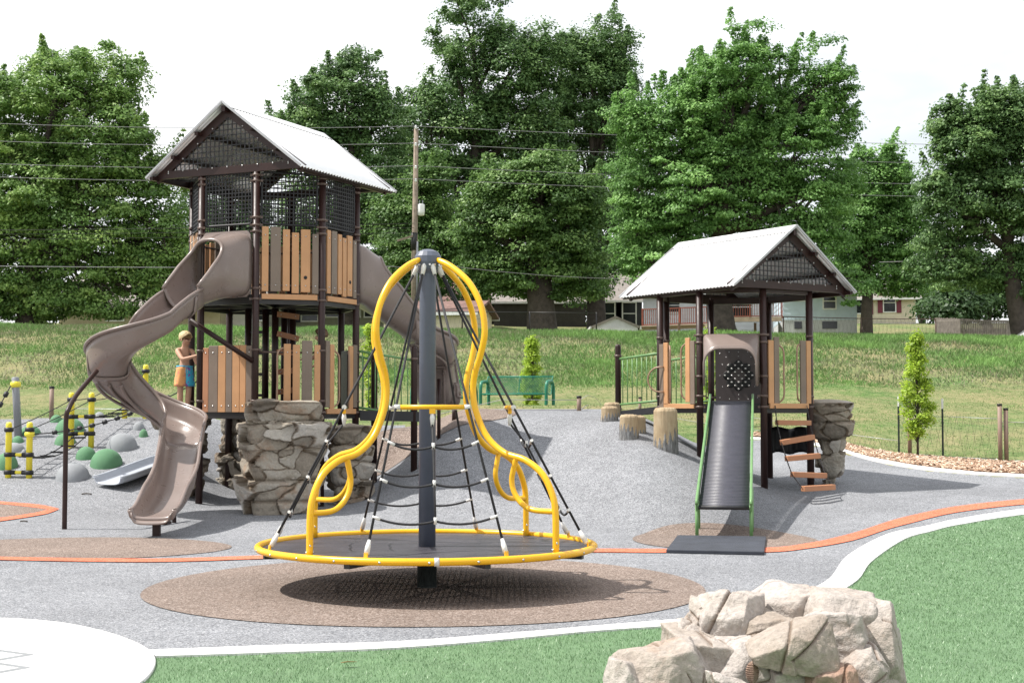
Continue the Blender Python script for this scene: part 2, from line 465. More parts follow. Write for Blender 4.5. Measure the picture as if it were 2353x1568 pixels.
def rots(yaw, pit, rol):
    cy, sy, cp, sp_, cr, sr = np.cos(yaw), np.sin(yaw), np.cos(pit), np.sin(pit), np.cos(rol), np.sin(rol)
    return np.stack([np.stack([cy * cp, cy * sp_ * sr - sy * cr, cy * sp_ * cr + sy * sr], -1),
                     np.stack([sy * cp, sy * sp_ * sr + cy * cr, sy * sp_ * cr - cy * sr], -1),
                     np.stack([-sp_, cp * sr, cp * cr], -1)], -2)
n = 9000
q = scatter_ribbon(bk2, mul, n)
pos = np.column_stack([q, H(q[:, 0], q[:, 1]) + .025 + .03 * RNG.random(n)])
v, f = boxes(pos, np.column_stack([RNG.uniform(.04, .13, n), RNG.uniform(.015, .04, n), RNG.uniform(.006, .014, n)]), rots(RNG.uniform(0, 6.3, n), RNG.normal(0, .25, n), RNG.normal(0, .3, n)))
mchip = attr_ramp('wood_chip', 'rnd', [(0, (.13, .075, .05)), (.3, (.38, .24, .155)), (.65, (.58, .42, .30)), (1, (.76, .64, .52))])
o = npmesh('mulch_chips', v, f, mchip, attrs={'rnd': ('FACE', np.repeat(RNG.random(n), 6))}); tag(o, 'pale wood chip mulch strewn along the fence', 'mulch', kind='stuff')

def blades(pos, hgt, wid, lean=.5):
    n = len(pos); a = RNG.uniform(0, 2 * PI, n); d = np.stack([np.cos(a), np.sin(a), 0 * a], 1)
    b = RNG.uniform(0, 2 * PI, n); L = np.stack([np.cos(b), np.sin(b), 0 * b], 1) * (lean * hgt * RNG.random(n))[:, None]
    top = pos + L; top[:, 2] += hgt
    v = np.stack([pos - d * wid[:, None] / 2, pos + d * wid[:, None] / 2, top], 1).reshape(-1, 3)
    return v, np.arange(3 * n).reshape(-1, 3)
def in_view(p, margin=1.06):
    return (np.abs(p[:, 0]) < p[:, 1] * .3495 * margin + .1)
# artificial grass
N = 560000
yy = 5.8 + (21 - 5.8) * RNG.random(N) ** 1.9
xx = RNG.uniform(-2.8, 8.2, N)
k = inside(turf_poly, xx, yy) & ~inside(circ_poly, xx, yy) & (np.abs(xx) < yy * .3495 * 1.05 + .1)
k &= ~inside(list(kerb_out) + list(reversed(kerb_in)), xx, yy)
xx, yy = xx[k], yy[k]; n = len(xx)
pos = np.column_stack([xx, yy, H(xx, yy) - .002])
sc_ = np.clip(yy / 11, .75, 1.6)
v, f = blades(pos, RNG.uniform(.012, .025, n), .0042 * sc_ * RNG.uniform(.7, 1.4, n), 1.1)
mt = attr_ramp('turf_blade', 'rnd', [(0, (.07, .15, .055)), (.55, (.135, .24, .105)), (.9, (.205, .33, .165)), (1, (.34, .44, .28))], rough=.42, nscale=2.2, nvar=.16, spec=.5)
o = npmesh('lawn_blades', v, f, mt, attrs={'rnd': ('FACE', RNG.random(n))}); tag(o, 'short bright green artificial grass blades', 'artificial grass', kind='stuff')
# field tufts
N = 340000
yy = 25.2 + (70 - 25.2) * RNG.random(N) ** .9; xx = RNG.uniform(-1, 1, N) * (yy * .36 + .5)
k = ~inside(rubber_poly, xx, yy); xx, yy = xx[k], yy[k]
mulp = list(bk) + list(reversed(mul)); k = ~inside(mulp, xx, yy); xx, yy = xx[k], yy[k]
def vnoise(x, y, s, seed=0):
    r = np.random.default_rng(seed); T = r.random((64, 64)); x = x * s; y = y * s
    i = np.floor(x).astype(int); j = np.floor(y).astype(int); fx = x - i; fy = y - j; fx = fx * fx * (3 - 2 * fx); fy = fy * fy * (3 - 2 * fy)
    g = lambda a, b: T[a % 64, b % 64]
    return (g(i, j) * (1 - fx) + g(i + 1, j) * fx) * (1 - fy) + (g(i, j + 1) * (1 - fx) + g(i + 1, j + 1) * fx) * fy
pn = .55 * vnoise(xx, yy, .28, 1) + .3 * vnoise(xx, yy, .9, 2) + .15 * vnoise(xx, yy, 2.7, 3)
crest = sst(57, 66, yy)
keep = RNG.random(len(xx)) < np.clip(.35 + 1.1 * (pn - .35) + .5 * crest, .12, 1)
xx, yy, pn, crest = xx[keep], yy[keep], pn[keep], crest[keep]; n = len(xx)
slope_h = sst(44, 50, yy)
hh = (.03 + .09 * slope_h + .05 * crest) * RNG.uniform(.5, 1.4, n) * (.6 + .9 * pn)
pos = np.column_stack([xx, yy, H(xx, yy) - .01])
v, f = blades(pos, hh, (.018 + .024 * slope_h) * RNG.uniform(.7, 1.5, n), 1.2)
rv = np.clip(.44 + 1.5 * (pn - .48) + .22 * crest + RNG.normal(0, .15, n), 0, 1)
mg = attr_ramp('field_blade', 'rnd', [(0, (.36, .32, .23)), (.22, (.20, .215, .115)), (.45, (.115, .19, .065)), (.75, (.145, .265, .075)), (1, (.22, .38, .11))], rough=.8, transl=.25)
o = npmesh('field_grass', v, f, mg, attrs={'rnd': ('FACE', rv)}); tag(o, 'patchy green and straw coloured grass on the field and bank', 'grass', kind='stuff')
# ------------------------------------------------------------------ camera, sun, sky
cam = bpy.data.cameras.new('camera'); co_ = bpy.data.objects.new('camera', cam); COL.objects.link(co_)
cam.sensor_width = 36; cam.lens = FOC / 2352 * 36; cam.clip_end = 1500; cam.clip_start = .1
co_.location = (0, 0, CAM_Z); co_.rotation_euler = (PI / 2 + PITCH, 0, 0)
scene.camera = co_
EL = R(57.5); SAZ = Vector((-1., .0)).normalized()
to_sun = Vector((SAZ.x * math.cos(EL), SAZ.y * math.cos(EL), math.sin(EL)))
sun = bpy.data.lights.new('sun', 'SUN'); sun.energy = 4.6; sun.angle = R(.55); sun.color = (1, .955, .89)
so = bpy.data.objects.new('sun', sun); COL.objects.link(so); so.rotation_euler = (-to_sun).to_track_quat('-Z', 'Y').to_euler()
W = bpy.data.worlds.new('World'); scene.world = W; W.use_nodes = True
t = W.node_tree; t.nodes.clear()
out = t.nodes.new('ShaderNodeOutputWorld'); bg = t.nodes.new('ShaderNodeBackground'); bg.inputs[1].default_value = .1
sky = t.nodes.new('ShaderNodeTexSky'); sky.sky_type = 'NISHITA'; sky.sun_disc = False
sky.sun_elevation = EL; sky.sun_rotation = math.atan2(SAZ.x, SAZ.y) % (2 * PI); sky.dust_density = 2.5; sky.air_density = 1.2
tc = t.nodes.new('ShaderNodeTexCoord'); mp = t.nodes.new('ShaderNodeMapping'); mp.inputs['Scale'].default_value = (1, 1, 2.6); mp.inputs['Location'].default_value = (.35, .1, .2)
no = t.nodes.new('ShaderNodeTexNoise'); no.inputs['Scale'].default_value = 2.3; no.inputs['Detail'].default_value = 6; no.inputs['Roughness'].default_value = .55
cr = t.nodes.new('ShaderNodeValToRGB'); e = cr.color_ramp.elements; e[0].position = .36; e[0].color = (.52, .52, .52, 1); e[1].position = .58; e[1].color = (1, 1, 1, 1)
mx = t.nodes.new('ShaderNodeMix'); mx.data_type = 'RGBA'; mx.inputs[7].default_value = (9.6, 9.7, 9.9, 1)
L = t.links.new
L(tc.outputs['Generated'], mp.inputs[0]); L(mp.outputs[0], no.inputs['Vector']); L(no.outputs['Fac'], cr.inputs[0]); L(cr.outputs[0], mx.inputs[0])
L(sky.outputs[0], mx.inputs[6]); L(mx.outputs[2], bg.inputs[0]); L(bg.outputs[0], out.inputs[0])
vs_ = scene.view_settings; vs_.view_transform = 'Standard'; vs_.look = 'None'; vs_.gamma = 1; vs_.exposure = .5
try: vs_.use_curve_mapping = False
except Exception: pass
scene.cycles.max_bounces = 6; scene.cycles.transparent_max_bounces = 8
# ------------------------------------------------------------------ spinning net climber
def pol(a, r, z, c=SP): return Vector((c.x + r * math.cos(R(a)), c.y + r * math.sin(R(a)), z))
ZR = .364; RR = 1.445
sp = thing('spinning_net_climber', 'yellow carousel with four bent tube arms, black rope nets and a dark round deck', 'spinner', SP)
m = MB(); m.lathe([(.074, .30), (.072, 2.78), (.070, 2.80)], SP, 28); pole = m.build('pole', M_['grey_steel'], sp)
m = MB(); m.lathe([(.085, -.02), (.085, .31), (.10, .315), (.10, .33)], SP, 24); m.build('base_pipe', simple('weathered_pipe', (.05, .06, .058), .55, .5, 9), sp)
m = MB(); m.lathe([(.075, 2.72), (.105, 2.76), (.118, 2.82), (.115, 2.87), (.09, 2.91), (.045, 2.93), (0, 2.937)], SP, 16, smooth=False); capo = m.build('cap', M_['grey_steel'], sp, bevel=.006)
m = MB()
for k in range(16): m.cyl(pol(22.5 * k + 11, .11, 2.79), pol(22.5 * k + 11, .124, 2.79), .009, 8)
m.build('bolt', M_['bolt'], capo)
# deck: steel slats in a rim
m = MB(); n = 92
for k in range(n):
    y = -1.40 + 2.8 * (k + .5) / n; w = math.sqrt(max(0, 1.418**2 - y * y))
    m.box((SP.x, SP.y + y, ZR - .012), (2 * w, .0284, .008))
for k in range(57):
    x = -1.4 + 2.8 * (k + .5) / 57; w = math.sqrt(max(0, 1.415**2 - x * x))
    m.box((SP.x + x, SP.y, ZR - .019), (.012, 2 * w, .006))
dk = simple('deck_grate', (.05, .047, .056), .42, .3, 3)
m.build('deck', dk, sp)
m = MB()
for k in range(8):
    m.beam(pol(22.5 + 45 * k, .08, ZR - .055), pol(22.5 + 45 * k, 1.43, ZR - .04), .05, .05)
m.build('deck_frame', M_['dark_steel'], sp)
m = MB(); m.tube([pol(a, RR, ZR) for a in np.linspace(0, 360, 96, endpoint=False)], .030, 14, closed=True)
rim = m.build('rim', M_['yellow'], sp)
m = MB()
for k in range(24): m.lathe([(.010, 0), (.010, .006), (.0, .009)], pol(15 * k + 4, RR + .027, ZR - .004), 8, Matrix.Rotation(R(15 * k + 4), 3, 'Z') @ Matrix.Rotation(PI / 2, 3, 'Y'))
m.build('bolt', M_['bolt'], rim)
m = MB(); m.tube([pol(a, RR, ZR) for a in np.linspace(-84.5, -83, 3)], .034, 12); m.build('joint_sleeve', M_['white_fit'], rim)
arm_pts = [(.112, 2.835), (.285, 2.755), (.476, 2.61), (.604, 2.41), (.646, 2.20), (.604, 2.01), (.534, 1.83), (.518, 1.665), (.558, 1.50), (.674, 1.305), (.857, 1.176), (1.08, 1.118), (1.255, 1.01), (1.355, .85), (1.388, .69), (1.392, .36)]
loop_pts = [(.985, 1.14), (.955, 1.04), (.937, .95), (.962, .855), (1.04, .765), (1.16, .715), (1.385, .71)]
def spline3(pts, n=6):
    p = [np.array(q, float) for q in pts]; p = [2 * p[0] - p[1]] + p + [2 * p[-1] - p[-2]]; out = []
    for i in range(1, len(p) - 2):
        for k in range(n):
            t = k / n
            out.append(.5 * (2 * p[i] + (p[i + 1] - p[i - 1]) * t + (2 * p[i - 1] - 5 * p[i] + 4 * p[i + 1] - p[i + 2]) * t * t + (3 * p[i] - p[i - 1] - 3 * p[i + 1] + p[i + 2]) * t**3))
    out.append(p[-2]); return out
A0 = 6.5
for k in range(4):
    a = A0 + 45 + 90 * k
    m = MB(); pts = spline3(arm_pts); rad = [.0275] * len(pts); rad[0] = .02; rad[1] = .024
    m.tube([pol(a, r, z) for r, z in pts], rad, 14); arm = m.build('arm', M_['yellow'], sp)
    m = MB(); m.tube([pol(a, r, z) for r, z in spline3(loop_pts)], .0235, 12); m.build('grab_loop', M_['yellow'], arm)
    m = MB(); c = pol(a, 1.392, .405)
    m.cyl(c + Vector((-.033, -.01, 0)), c + Vector((.033, .01, 0)), .008, 8); c = pol(a, 1.392, .46); m.cyl(c + Vector((.01, -.033, 0)), c + Vector((-.01, .033, 0)), .008, 8)
    m.build('bolt', M_['bolt'], arm)
def rp(a, z):   # rope line: top near the cap, bottom at the rim
    t = (2.80 - z) / (2.80 - .45); return pol(a, .085 + 1.31 * t, z)
levels = [1.27, .975, .69]
for k in range(4):
    c0 = A0 + 90 * k; al, ar = c0 - 22.5, c0 + 22.5
    for a in (al, ar):
        m = MB(); m.tube([rp(a, 2.74), rp(a, .50)], .0105, 10); ro = m.build('rope', M_['rope'], sp)
        m = MB()
        m.tube([rp(a, 2.81), rp(a, 2.78), rp(a, 2.70)], [.018, .024, .016], 10); m.build('end_fitting', M_['white_fit'], ro); m = MB()
        m.tube([rp(a, .52), rp(a, .47), rp(a, .415)], [.013, .022, .021], 10)
        m.build('end_fitting', M_['white_fit'], ro)
        m = MB(); q = rp(a, .40); m.beam(q + Vector((0, 0, .03)), pol(a, RR - .01, ZR), .03, .014); m.build('rope_bracket', M_['yellow'], ro)
    zb = 1.555; pl, pr = rp(al, zb), rp(ar, zb); d = (pr - pl).normalized()
    m = MB(); m.tube([pl + d * .03, pr - d * .03], .0195, 12); bar = m.build('spreader_bar', M_['yellow'], sp)
    m = MB(); m.cyl(pl - d * .012, pl + d * .034, .021, 10); m.build('bar_end', M_['white_fit'], bar); m = MB(); m.cyl(pr + d * .012, pr - d * .034, .021, 10); m.build('bar_end', M_['white_fit'], bar)
    mid = (pl + pr) / 2
    m = MB(); m.box(mid - Vector((0, 0, .03)), (.05, .03, .05), rz=R(c0 + 90)); m.build('hanger', M_['yellow'], bar)
    mb_ = [(rp(al, z) + rp(ar, z)) / 2 + Vector((0, 0, -.035)) for z in levels]
    m = MB(); m.tube([mid - Vector((0, 0, .14)), mb_[0], mb_[1], mb_[2]], .009, 8)
    fits = []
    fit = MB(); fits.append(fit); fit.tube([mid - Vector((0, 0, .05)), mid - Vector((0, 0, .09)), mid - Vector((0, 0, .16))], [.014, .021, .012], 10)
    for z, mm in zip(levels, mb_):
        for side, a in ((0, al), (1, ar)):
            q = rp(a, z); pts = []
            for i in range(13):
                t = i / 12; p = q.lerp(mm, t); p = p + Vector((0, 0, -.10 * t * (1 - t) * 1.6)); pts.append(p)
            m.tube(pts, .0095, 8); dd = (pts[2] - pts[0]).normalized()
            fit = MB(); fits.append(fit); fit.tube([q - dd * .012, q + dd * .052], .0138, 9)
        fit = MB(); fits.append(fit); fit.tube([mm + Vector((0, 0, .03)), mm - Vector((0, 0, .025))], .0138, 9)
    net = m.build('net_ladder', M_['rope'], sp); [x.build('rope_clip', M_['white_fit'], net) for x in fits]
# ------------------------------------------------------------------ octagonal play structures
class Oct:
    def __init__(s, c, rad, a0): s.c = Vector((*c, 0)); s.r = rad; s.a0 = a0     # a0: angle of vertex 0
    def v(s, k, z=0., r=None):
        a = R(s.a0 + 45 * k); r = s.r if r is None else r
        return Vector((s.c.x + r * math.cos(a), s.c.y + r * math.sin(a), z))
    def face(s, k):     # between vertices k and k+1: (p, q, tangent, normal)
        p, q = s.v(k), s.v(k + 1); t = (q - p).normalized(); a = R(s.a0 + 45 * k + 22.5)
        return p, q, t, Vector((math.cos(a), math.sin(a), 0))
PR = .0515
def octdeck(o, z, name, parent, mat_edge, faces_edge, thick=.05):
    m = MB(); m.prism([o.v(k, z - thick, o.r - .03) for k in range(8)], (0, 0, thick)); d = m.build(name, M_['black_vinyl'], parent)
    m = MB()
    for k in range(8):
        p, q, t, n = o.face(k); m.beam(p + Vector((0, 0, z - .075)), q + Vector((0, 0, z - .075)), .04, .13)
    for k in range(4): m.beam(o.v(k, z - .085, o.r - .05), o.v(k + 4, z - .085, o.r - .05), .05, .06)
    m.build('deck_frame', M_['dark_steel'], d)
    for k in faces_edge:
        p, q, t, n = o.face(k); m = MB(); g = .075
        m.box((p + q) / 2 + n * .042 + Vector((0, 0, z - .035)), ((q - p).length - 2 * g, .036, .075), rz=math.atan2(t.y, t.x)); m.build('edge_board', mat_edge, d, bevel=.005)
    return d
def clamp(m, o, k, z, h=.032):
    m.lathe([(PR + .0, -h / 2), (PR + .008, -h / 2), (PR + .008, h / 2), (PR, h / 2)], o.v(k, z), 16)
    for s in (-1, 1):
        a = R(o.a0 + 45 * k); tx = Vector((-math.sin(a), math.cos(a), 0)) * s
        m.box(o.v(k, z) + tx * (PR + .018), (.018, .045, h), rz=a)
def planks(o, k, z0, z1, spec, parent, off=.03, thick=.03, name='plank_panel', rails=True, bolts=True):
    """spec: list of (start, width, material key, dz0, dz1) measured along the face from its left end as seen from outside"""
    p, q, t, n = o.face(k); L = (q - p).length
    out = None; rail = MB()
    if rails:
        rail.tube([p + t * PR + Vector((0, 0, z0 + .09)), q - t * PR + Vector((0, 0, z0 + .09))], .014, 8)
    root = rail.build(name, M_['clamp'], parent) if rails else None
    if rails: r2 = MB(); r2.tube([p + t * PR + Vector((0, 0, z1 - .10)), q - t * PR + Vector((0, 0, z1 - .10))], .014, 8); r2.build('panel_rail', M_['clamp'], root)
    bo = MB()
    for (s, w, mk, d0, d1) in spec:
        m = MB(); c = p + t * (s + w / 2) + n * off
        m.box(c + Vector((0, 0, (z0 + d0 + z1 + d1) / 2)), (w, thick, z1 + d1 - z0 - d0), rz=math.atan2(t.y, t.x))
        b = m.build('plank', M_[mk], root or parent, bevel=.006)
        if bolts:
            for z in (z0 + .09, z1 - .10):
                cc = c + n * (thick / 2) + Vector((0, 0, z)); bo.lathe([(.011, 0), (.011, .004), (0, .007)], cc, 8, Matrix((t.cross(n) * 0 + t, Vector((0, 0, 1)), n)).transposed())
    if bolts and bo.v: bo.build('bolt', M_['bolt'], root or parent)
    return root
def handle_loop(o, k, s, z0, z1, parent, bulge=.075, depth=.05):
    p, q, t, n = o.face(k); b = p + t * s + n * .03
    pts = [b + Vector((0, 0, z1)), b + t * bulge * .45 + n * depth * .3 + Vector((0, 0, z1 - .015)), b + t * bulge + n * depth + Vector((0, 0, z1 - .10)), b + t * bulge + n * depth + Vector((0, 0, (z0 + z1) / 2)),
           b + t * bulge + n * depth + Vector((0, 0, z0 + .10)), b + t * bulge * .45 + n * depth * .3 + Vector((0, 0, z0 + .015)), b + Vector((0, 0, z0))]
    m = MB(); m.tube([Vector(x) for x in spline3([tuple(x) for x in pts], 5)], .0135, 9); return m.build('grab_handle', M_['handle'], parent)
def mesh_panel(o, k, z0, z1, parent, step=.058):
    p, q, t, n = o.face(k); a, b = p + t * .075, q - t * .075; L = (b - a).length
    fr = MB(); c = .05
    pts = []
    for (s, z, a0) in ((c, z0 + c, 180), (L - c, z0 + c, 270), (L - c, z1 - c, 0), (c, z1 - c, 90)):
        for i in range(5):
            g = R(a0 + 22.5 * i); pts.append(a + t * (s + c * math.cos(g)) + Vector((0, 0, z + c * math.sin(g))))
    fr.tube(pts, .0165, 8, closed=True); f = fr.build('mesh_window', M_['black_vinyl'], parent)
    g = MB(); ns = round(L / step); nz = round((z1 - z0) / step)
    for i in range(1, ns): g.box(a + t * (L * i / ns) + Vector((0, 0, (z0 + z1) / 2)), (.012, .012, z1 - z0), rz=math.atan2(t.y, t.x))
    for i in range(1, nz): g.box((a + b) / 2 + Vector((0, 0, z0 + (z1 - z0) * i / nz)), (L, .012, .012), rz=math.atan2(t.y, t.x))
    g.build('wire_grid', M_['black_vinyl'], f)
    return f
def gable_roof(o, knorm, ze, rise, half, parent, halfg=None):
    """corrugated gable roof; knorm: angle of the gable's normal"""
    halfg = halfg or half
    a = R(knorm); n = Vector((math.cos(a), math.sin(a), 0)); t = Vector((-n.y, n.x, 0)); c = o.c
    def Q(s, d, z): return c + t * s + n * d + Vector((0, 0, z))
    roof = MB(); 
    for s in (-1, 1): roof.beam(Q(s * (halfg - .05), -half + .06, ze - .02), Q(s * (halfg - .05), half - .06, ze - .02), .05, .06)
    roof.beam(Q(0, -half + .03, ze + rise - .09), Q(0, half - .03, ze + rise - .09), .06, .08)
    for s in (-1, 1):
        for f in (.36, .68):
            roof.beam(Q(s * halfg * f, -half + .03, ze + rise * (1 - f) - .055), Q(s * halfg * f, half - .03, ze + rise * (1 - f) - .055), .055, .05)
        roof.beam(Q(s * halfg * .97, -half + .03, ze + rise * .03 - .055), Q(s * halfg * .97, half - .03, ze + rise * .03 - .055), .055, .05)
    rf = roof.build('roof', M_['brown_steel'], parent)
    for s in (-1, 1):       # corrugated sheets
        rows = []; per = .076; N = int(2 * half / per * 6)
        dr = Vector((t.x * s * halfg, t.y * s * halfg, -rise)); up = Vector((t.x * s * rise, t.y * s * rise, halfg)).normalized()
        for i in range(N + 1):
            d = -half + 2 * half * i / N; w = .0125 * math.cos(2 * PI * d / per)
            rows.append([Q(0, d, ze + rise) + dr * f + up * w for f in (0, .35, .7, 1.03)])
        m = MB(); m.grid(rows, True); m.build('roof_sheet', M_['roof_white'], rf, solid=.004)
    m = MB()                # ridge cap
    for s in (-1, 1):
        dr = Vector((t.x * s * halfg, t.y * s * halfg, -rise)).normalized(); p0, p1 = Q(0, -half - .01, ze + rise + .02), Q(0, half + .01, ze + rise + .02)
        m.add([p0, p1, p1 + dr * .17, p0 + dr * .17], [(0, 1, 2, 3) if s > 0 else (3, 2, 1, 0)])
    m.build('ridge_cap', M_['roof_white'], rf, solid=.004)
    for s in (-1, 1):       # edge trim along the rakes
        m = MB()
        for sd in (-1, 1): m.beam(Q(0, s * (half + .004), ze + rise + .012), Q(sd * halfg * 1.03, s * (half + .004), ze - rise * .03 + .012), .012, .03)
        m.build('rake_trim', M_['galv'], rf)
    for s in (-1, 1):       # gable trusses with mesh infill
        d = s * (half - .17); m = MB()
        m.beam(Q(-halfg * .93, d, ze + .03), Q(halfg * .93, d, ze + .03), .055, .11)
        for sd in (-1, 1): m.beam(Q(0, d, ze + rise - .11), Q(sd * halfg * .98, d, ze - .035), .05, .13)
        g = m.build('gable_truss', M_['brown_steel'], rf)
        m = MB(); st = .075; nn = int(halfg / st); base = ze + .085
        for i in range(-nn, nn + 1):
            x = i * st; top = ze + rise * (1 - abs(x) / halfg) - .15
            if top > base + .03: m.box(Q(x, d + s * .02, (top + base) / 2), (.014, .008, top - base), rz=math.atan2(t.y, t.x))
        for i in range(1, 14):
            z = base + i * st; w = halfg * (1 - (z + .15 - ze) / rise)
            if w > .05: m.box(Q(0, d + s * .02, z), (2 * w, .008, .014), rz=math.atan2(t.y, t.x))
        m.build('mesh_infill', M_['black_vinyl'], g)
        m = MB()
        for i in range(9): m.lathe([(.013, 0), (.013, .005), (0, .009)], Q(-halfg * .8 + halfg * .2 * i, d + s * .03, ze + .075), 8, Matrix((t, Vector((0, 0, 1)), n * s)).transposed())
        for sd in (-1, 1):
            for i in range(1, 5): m.lathe([(.013, 0), (.013, .005), (0, .009)], Q(sd * halfg * .2 * i, d + s * .03, ze + rise * (1 - .2 * i) - .145), 8, Matrix((t, Vector((0, 0, 1)), n * s)).transposed())
        m.build('bolt', M_['bolt'], g)
    for sd in (-1, 1):
        m = MB(); m.beam(Q(sd * halfg * .93, -half + .19, ze - .02), Q(sd * halfg * .93, half - .19, ze - .02), .05, .09); m.build('eave_beam', M_['brown_steel'], rf)
    return rf
# chutes -----------------------------------------------------------------------------------------------------------------
def path(start, head, segs, n=9):
    """segs: ('s', length) or ('r'|'l', radius, degrees) -> list of (Vector xy, heading rad, run)"""
    out = []; p = Vector((start[0], start[1])); h = R(head); run = 0
    out.append((p.copy(), h, 0.))
    for sg in segs:
        if sg[0] == 's':
            k = max(2, int(sg[1] / .1))
            for i in range(k):
                p = p + Vector((math.cos(h), math.sin(h))) * sg[1] / k; run += sg[1] / k; out.append((p.copy(), h, run))
        else:
            sgn = 1 if sg[0] == 'l' else -1; k = max(4, int(sg[2] / 7)); da = R(sg[2]) / k * sgn; ds = sg[1] * abs(da)
            for i in range(k):
                h2 = h + da / 2; p = p + Vector((math.cos(h2), math.sin(h2))) * ds; h += da; run += ds; out.append((p.copy(), h, run))
    return out
def chute(pts, zf, prof, parent, name, mat, rim_r=.024, thick=.016):
    rowi, rowo = [], []; rims = [[], []]
    for (p, h, s) in pts:
        lat = Vector((math.sin(h), -math.cos(h), 0)) # right side
        fwd = Vector((math.cos(h), math.sin(h), 0)); slope = (zf(s + .05) - zf(s - .05)) / .1
        up = (Vector((0, 0, 1)) - fwd * slope).normalized()
        pr = prof(s); base = Vector((p.x, p.y, zf(s)))
        rowi.append([base + lat * l + up * w for l, w in pr])
        for e, q in ((0, pr[0]), (1, pr[-1])): rims[e].append(base + lat * (q[0] + (.012 if e else -.012)) + up * q[1])
    m = MB(); m.grid(rowi, True); o = m.build(name, mat, parent, solid=thick)
    m = MB()
    for rr in rims: m.tube(rr, rim_r, 10)
    m.build('rim', mat, o); return o
def uprof(wl, hl, hr, w=.30):
    b = [(-w, .15), (-.97 * w, .09), (-.88 * w, .045), (-.72 * w, .018), (-.5 * w, .005), (-.2 * w, 0), (.2 * w, 0), (.5 * w, .005), (.72 * w, .018), (.88 * w, .045), (.97 * w, .09), (w, .15)]
    kl, kr = min(1., hl / .21), min(1., hr / .21)
    b = [(l, z * (kl if l < 0 else kr)) for l, z in b]
    return [(-w - .012, hl), (-w - .008, (hl + b[0][1]) / 2)] + b + [(w + .008, (hr + b[-1][1]) / 2), (w + .012, hr)]
def hood(o, k, zd, parent, name, slope, top=.36, end=.95, W_=.43, Htop=.89):
    """moulded slide entrance: wide panel flowing into a scoop; returns end point"""
    p, q, t, n = o.face(k); c = (p + q) / 2
    rt = Vector((n.y, -n.x, 0))     # right when facing outwards
    NF, NS = 44, 14; rows = []
    def section(s):
        f = float(sst(0, top * 1.15, s)); e = 5.5 * (1 - f) + 2.5 * f
        w = W_ * (1 - f) + .300 * f; hz = (Htop / 2) * (1 - f) + .40 * f; return e, w, hz
    for i in range(NF + 1):
        ph = -PI + 2 * PI * i / NF        # 0 bottom, +-pi top
        up_ = (1 - math.cos(ph)) / 2      # 0 bottom..1 top
        xq = min(1., max(0., (up_ - .38) / .55)); S = top + (end - top) * (1 - xq) ** 2.0; row = []
        for j in range(NS + 1):
            s = S * (j / NS) ** .9; e, w, hz = section(s)
            cx_, cz = math.sin(ph), -math.cos(ph)
            l = math.copysign(abs(cx_) ** (2 / e), cx_) * w; zz = math.copysign(abs(cz) ** (2 / e), cz) * hz + hz
            row.append(c + n * (.05 + s + .34 * zz * (s / end) ** 1.6) + rt * l + Vector((0, 0, zd - .03 - slope * max(0, s - .12) * (1 - .55 * up_) + zz)))
        rows.append(row)
    m = MB(); m.grid(rows, True); ob = m.build(name, M_['slide_plastic'], parent, solid=.022)
    m = MB(); rimp = [r[-1] for i, r in enumerate(rows) if abs(-PI + 2 * PI * i / NF) > 1.15]
    lo = [r[-1] for i, r in enumerate(rows) if (-PI + 2 * PI * i / NF) > 1.15]; hi = [r[-1] for i, r in enumerate(rows) if (-PI + 2 * PI * i / NF) < -1.15]
    m.tube(lo + list(hi)[0:] if False else lo + hi[1:], .026, 10); m.build('rim', M_['slide_plastic'], ob)
    # mounting plate round the opening
    m = MB(); z0, z1 = zd - .04, zd + .90; hw = (q - p).length / 2 - .062
    outer = []; inner = []
    e, w, hz = section(0)
    for i in range(NF):
        ph = -PI + 2 * PI * i / NF; cx_, cz = math.sin(ph), -math.cos(ph)
        sc_ = 1 / max(abs(cx_), abs(cz)); outer.append(c + n * .045 + rt * (cx_ * sc_ * hw) + Vector((0, 0, (z0 + z1) / 2 + cz * sc_ * (z1 - z0) / 2)))
        l = math.copysign(abs(cx_) ** (2 / e), cx_) * w; zz = math.copysign(abs(cz) ** (2 / e), cz) * hz + hz
        inner.append(c + n * .052 + rt * l + Vector((0, 0, zd - .03 + zz)))
    m.grid([outer, inner], False, closed=True); m.build('mounting_plate', M_['slide_plastic'], ob, solid=.03)
    return ob, c + n * (.05 + end - .10), zd - .03 - slope * (end - .22)

T = Oct((-3.57, 21.9), 1.24, -92.5)   # faces: 0 = -70, 1 = -25, 2 = 20, 3 = 65, 4 = 110, 5 = 155, 6 = 200, 7 = -115
ZL, ZU, ZE = 1.57, 3.19, 4.95
tw = thing('play_tower', 'tall brown play tower with mesh windows, two spiral slides and a white gable roof', 'play structure', (-3.57, 21.9, h1(-3.57, 21.9)))
for k in range(8):
    gz = h1(*T.v(k).to_2d()); m = MB(); m.lathe([(PR, gz - .1), (PR, 4.98)], T.v(k), 18); po = m.build('post', M_['brown_steel'], tw)
    for z in (1.52, 1.68, 2.40, 3.12, 3.27, 4.08, 4.17, 4.28, 4.80, 4.88):
        m = MB(); clamp(m, T, k, z); m.build('clamp', M_['clamp'], po)
octdeck(T, ZL, 'deck', tw, M_['tan_plank'], (1,)); octdeck(T, ZU, 'deck', tw, M_['tan_plank'], (0, 1, 3, 4, 5, 6))
gable_roof(T, -115, ZE, .985, 1.34, tw, 1.30)
for k in range(8): mesh_panel(T, k, 4.19, 4.93, tw)
fs = .949
pl_a = [(.075, .095, 'tan_plank', 0, .02), (.20, .145, 'grey_plank', 0, .02), (.375, .10, 'tan_plank', .01, -.01), (.505, .10, 'tan_plank', -.02, -.05), (.635, .135, 'tan_plank', 0, 0), (.80, .09, 'grey_plank', -.02, -.06)]
for k in (0, 1, 3, 4, 5, 6): planks(T, k, ZU + .04, ZU + .94, pl_a, tw)
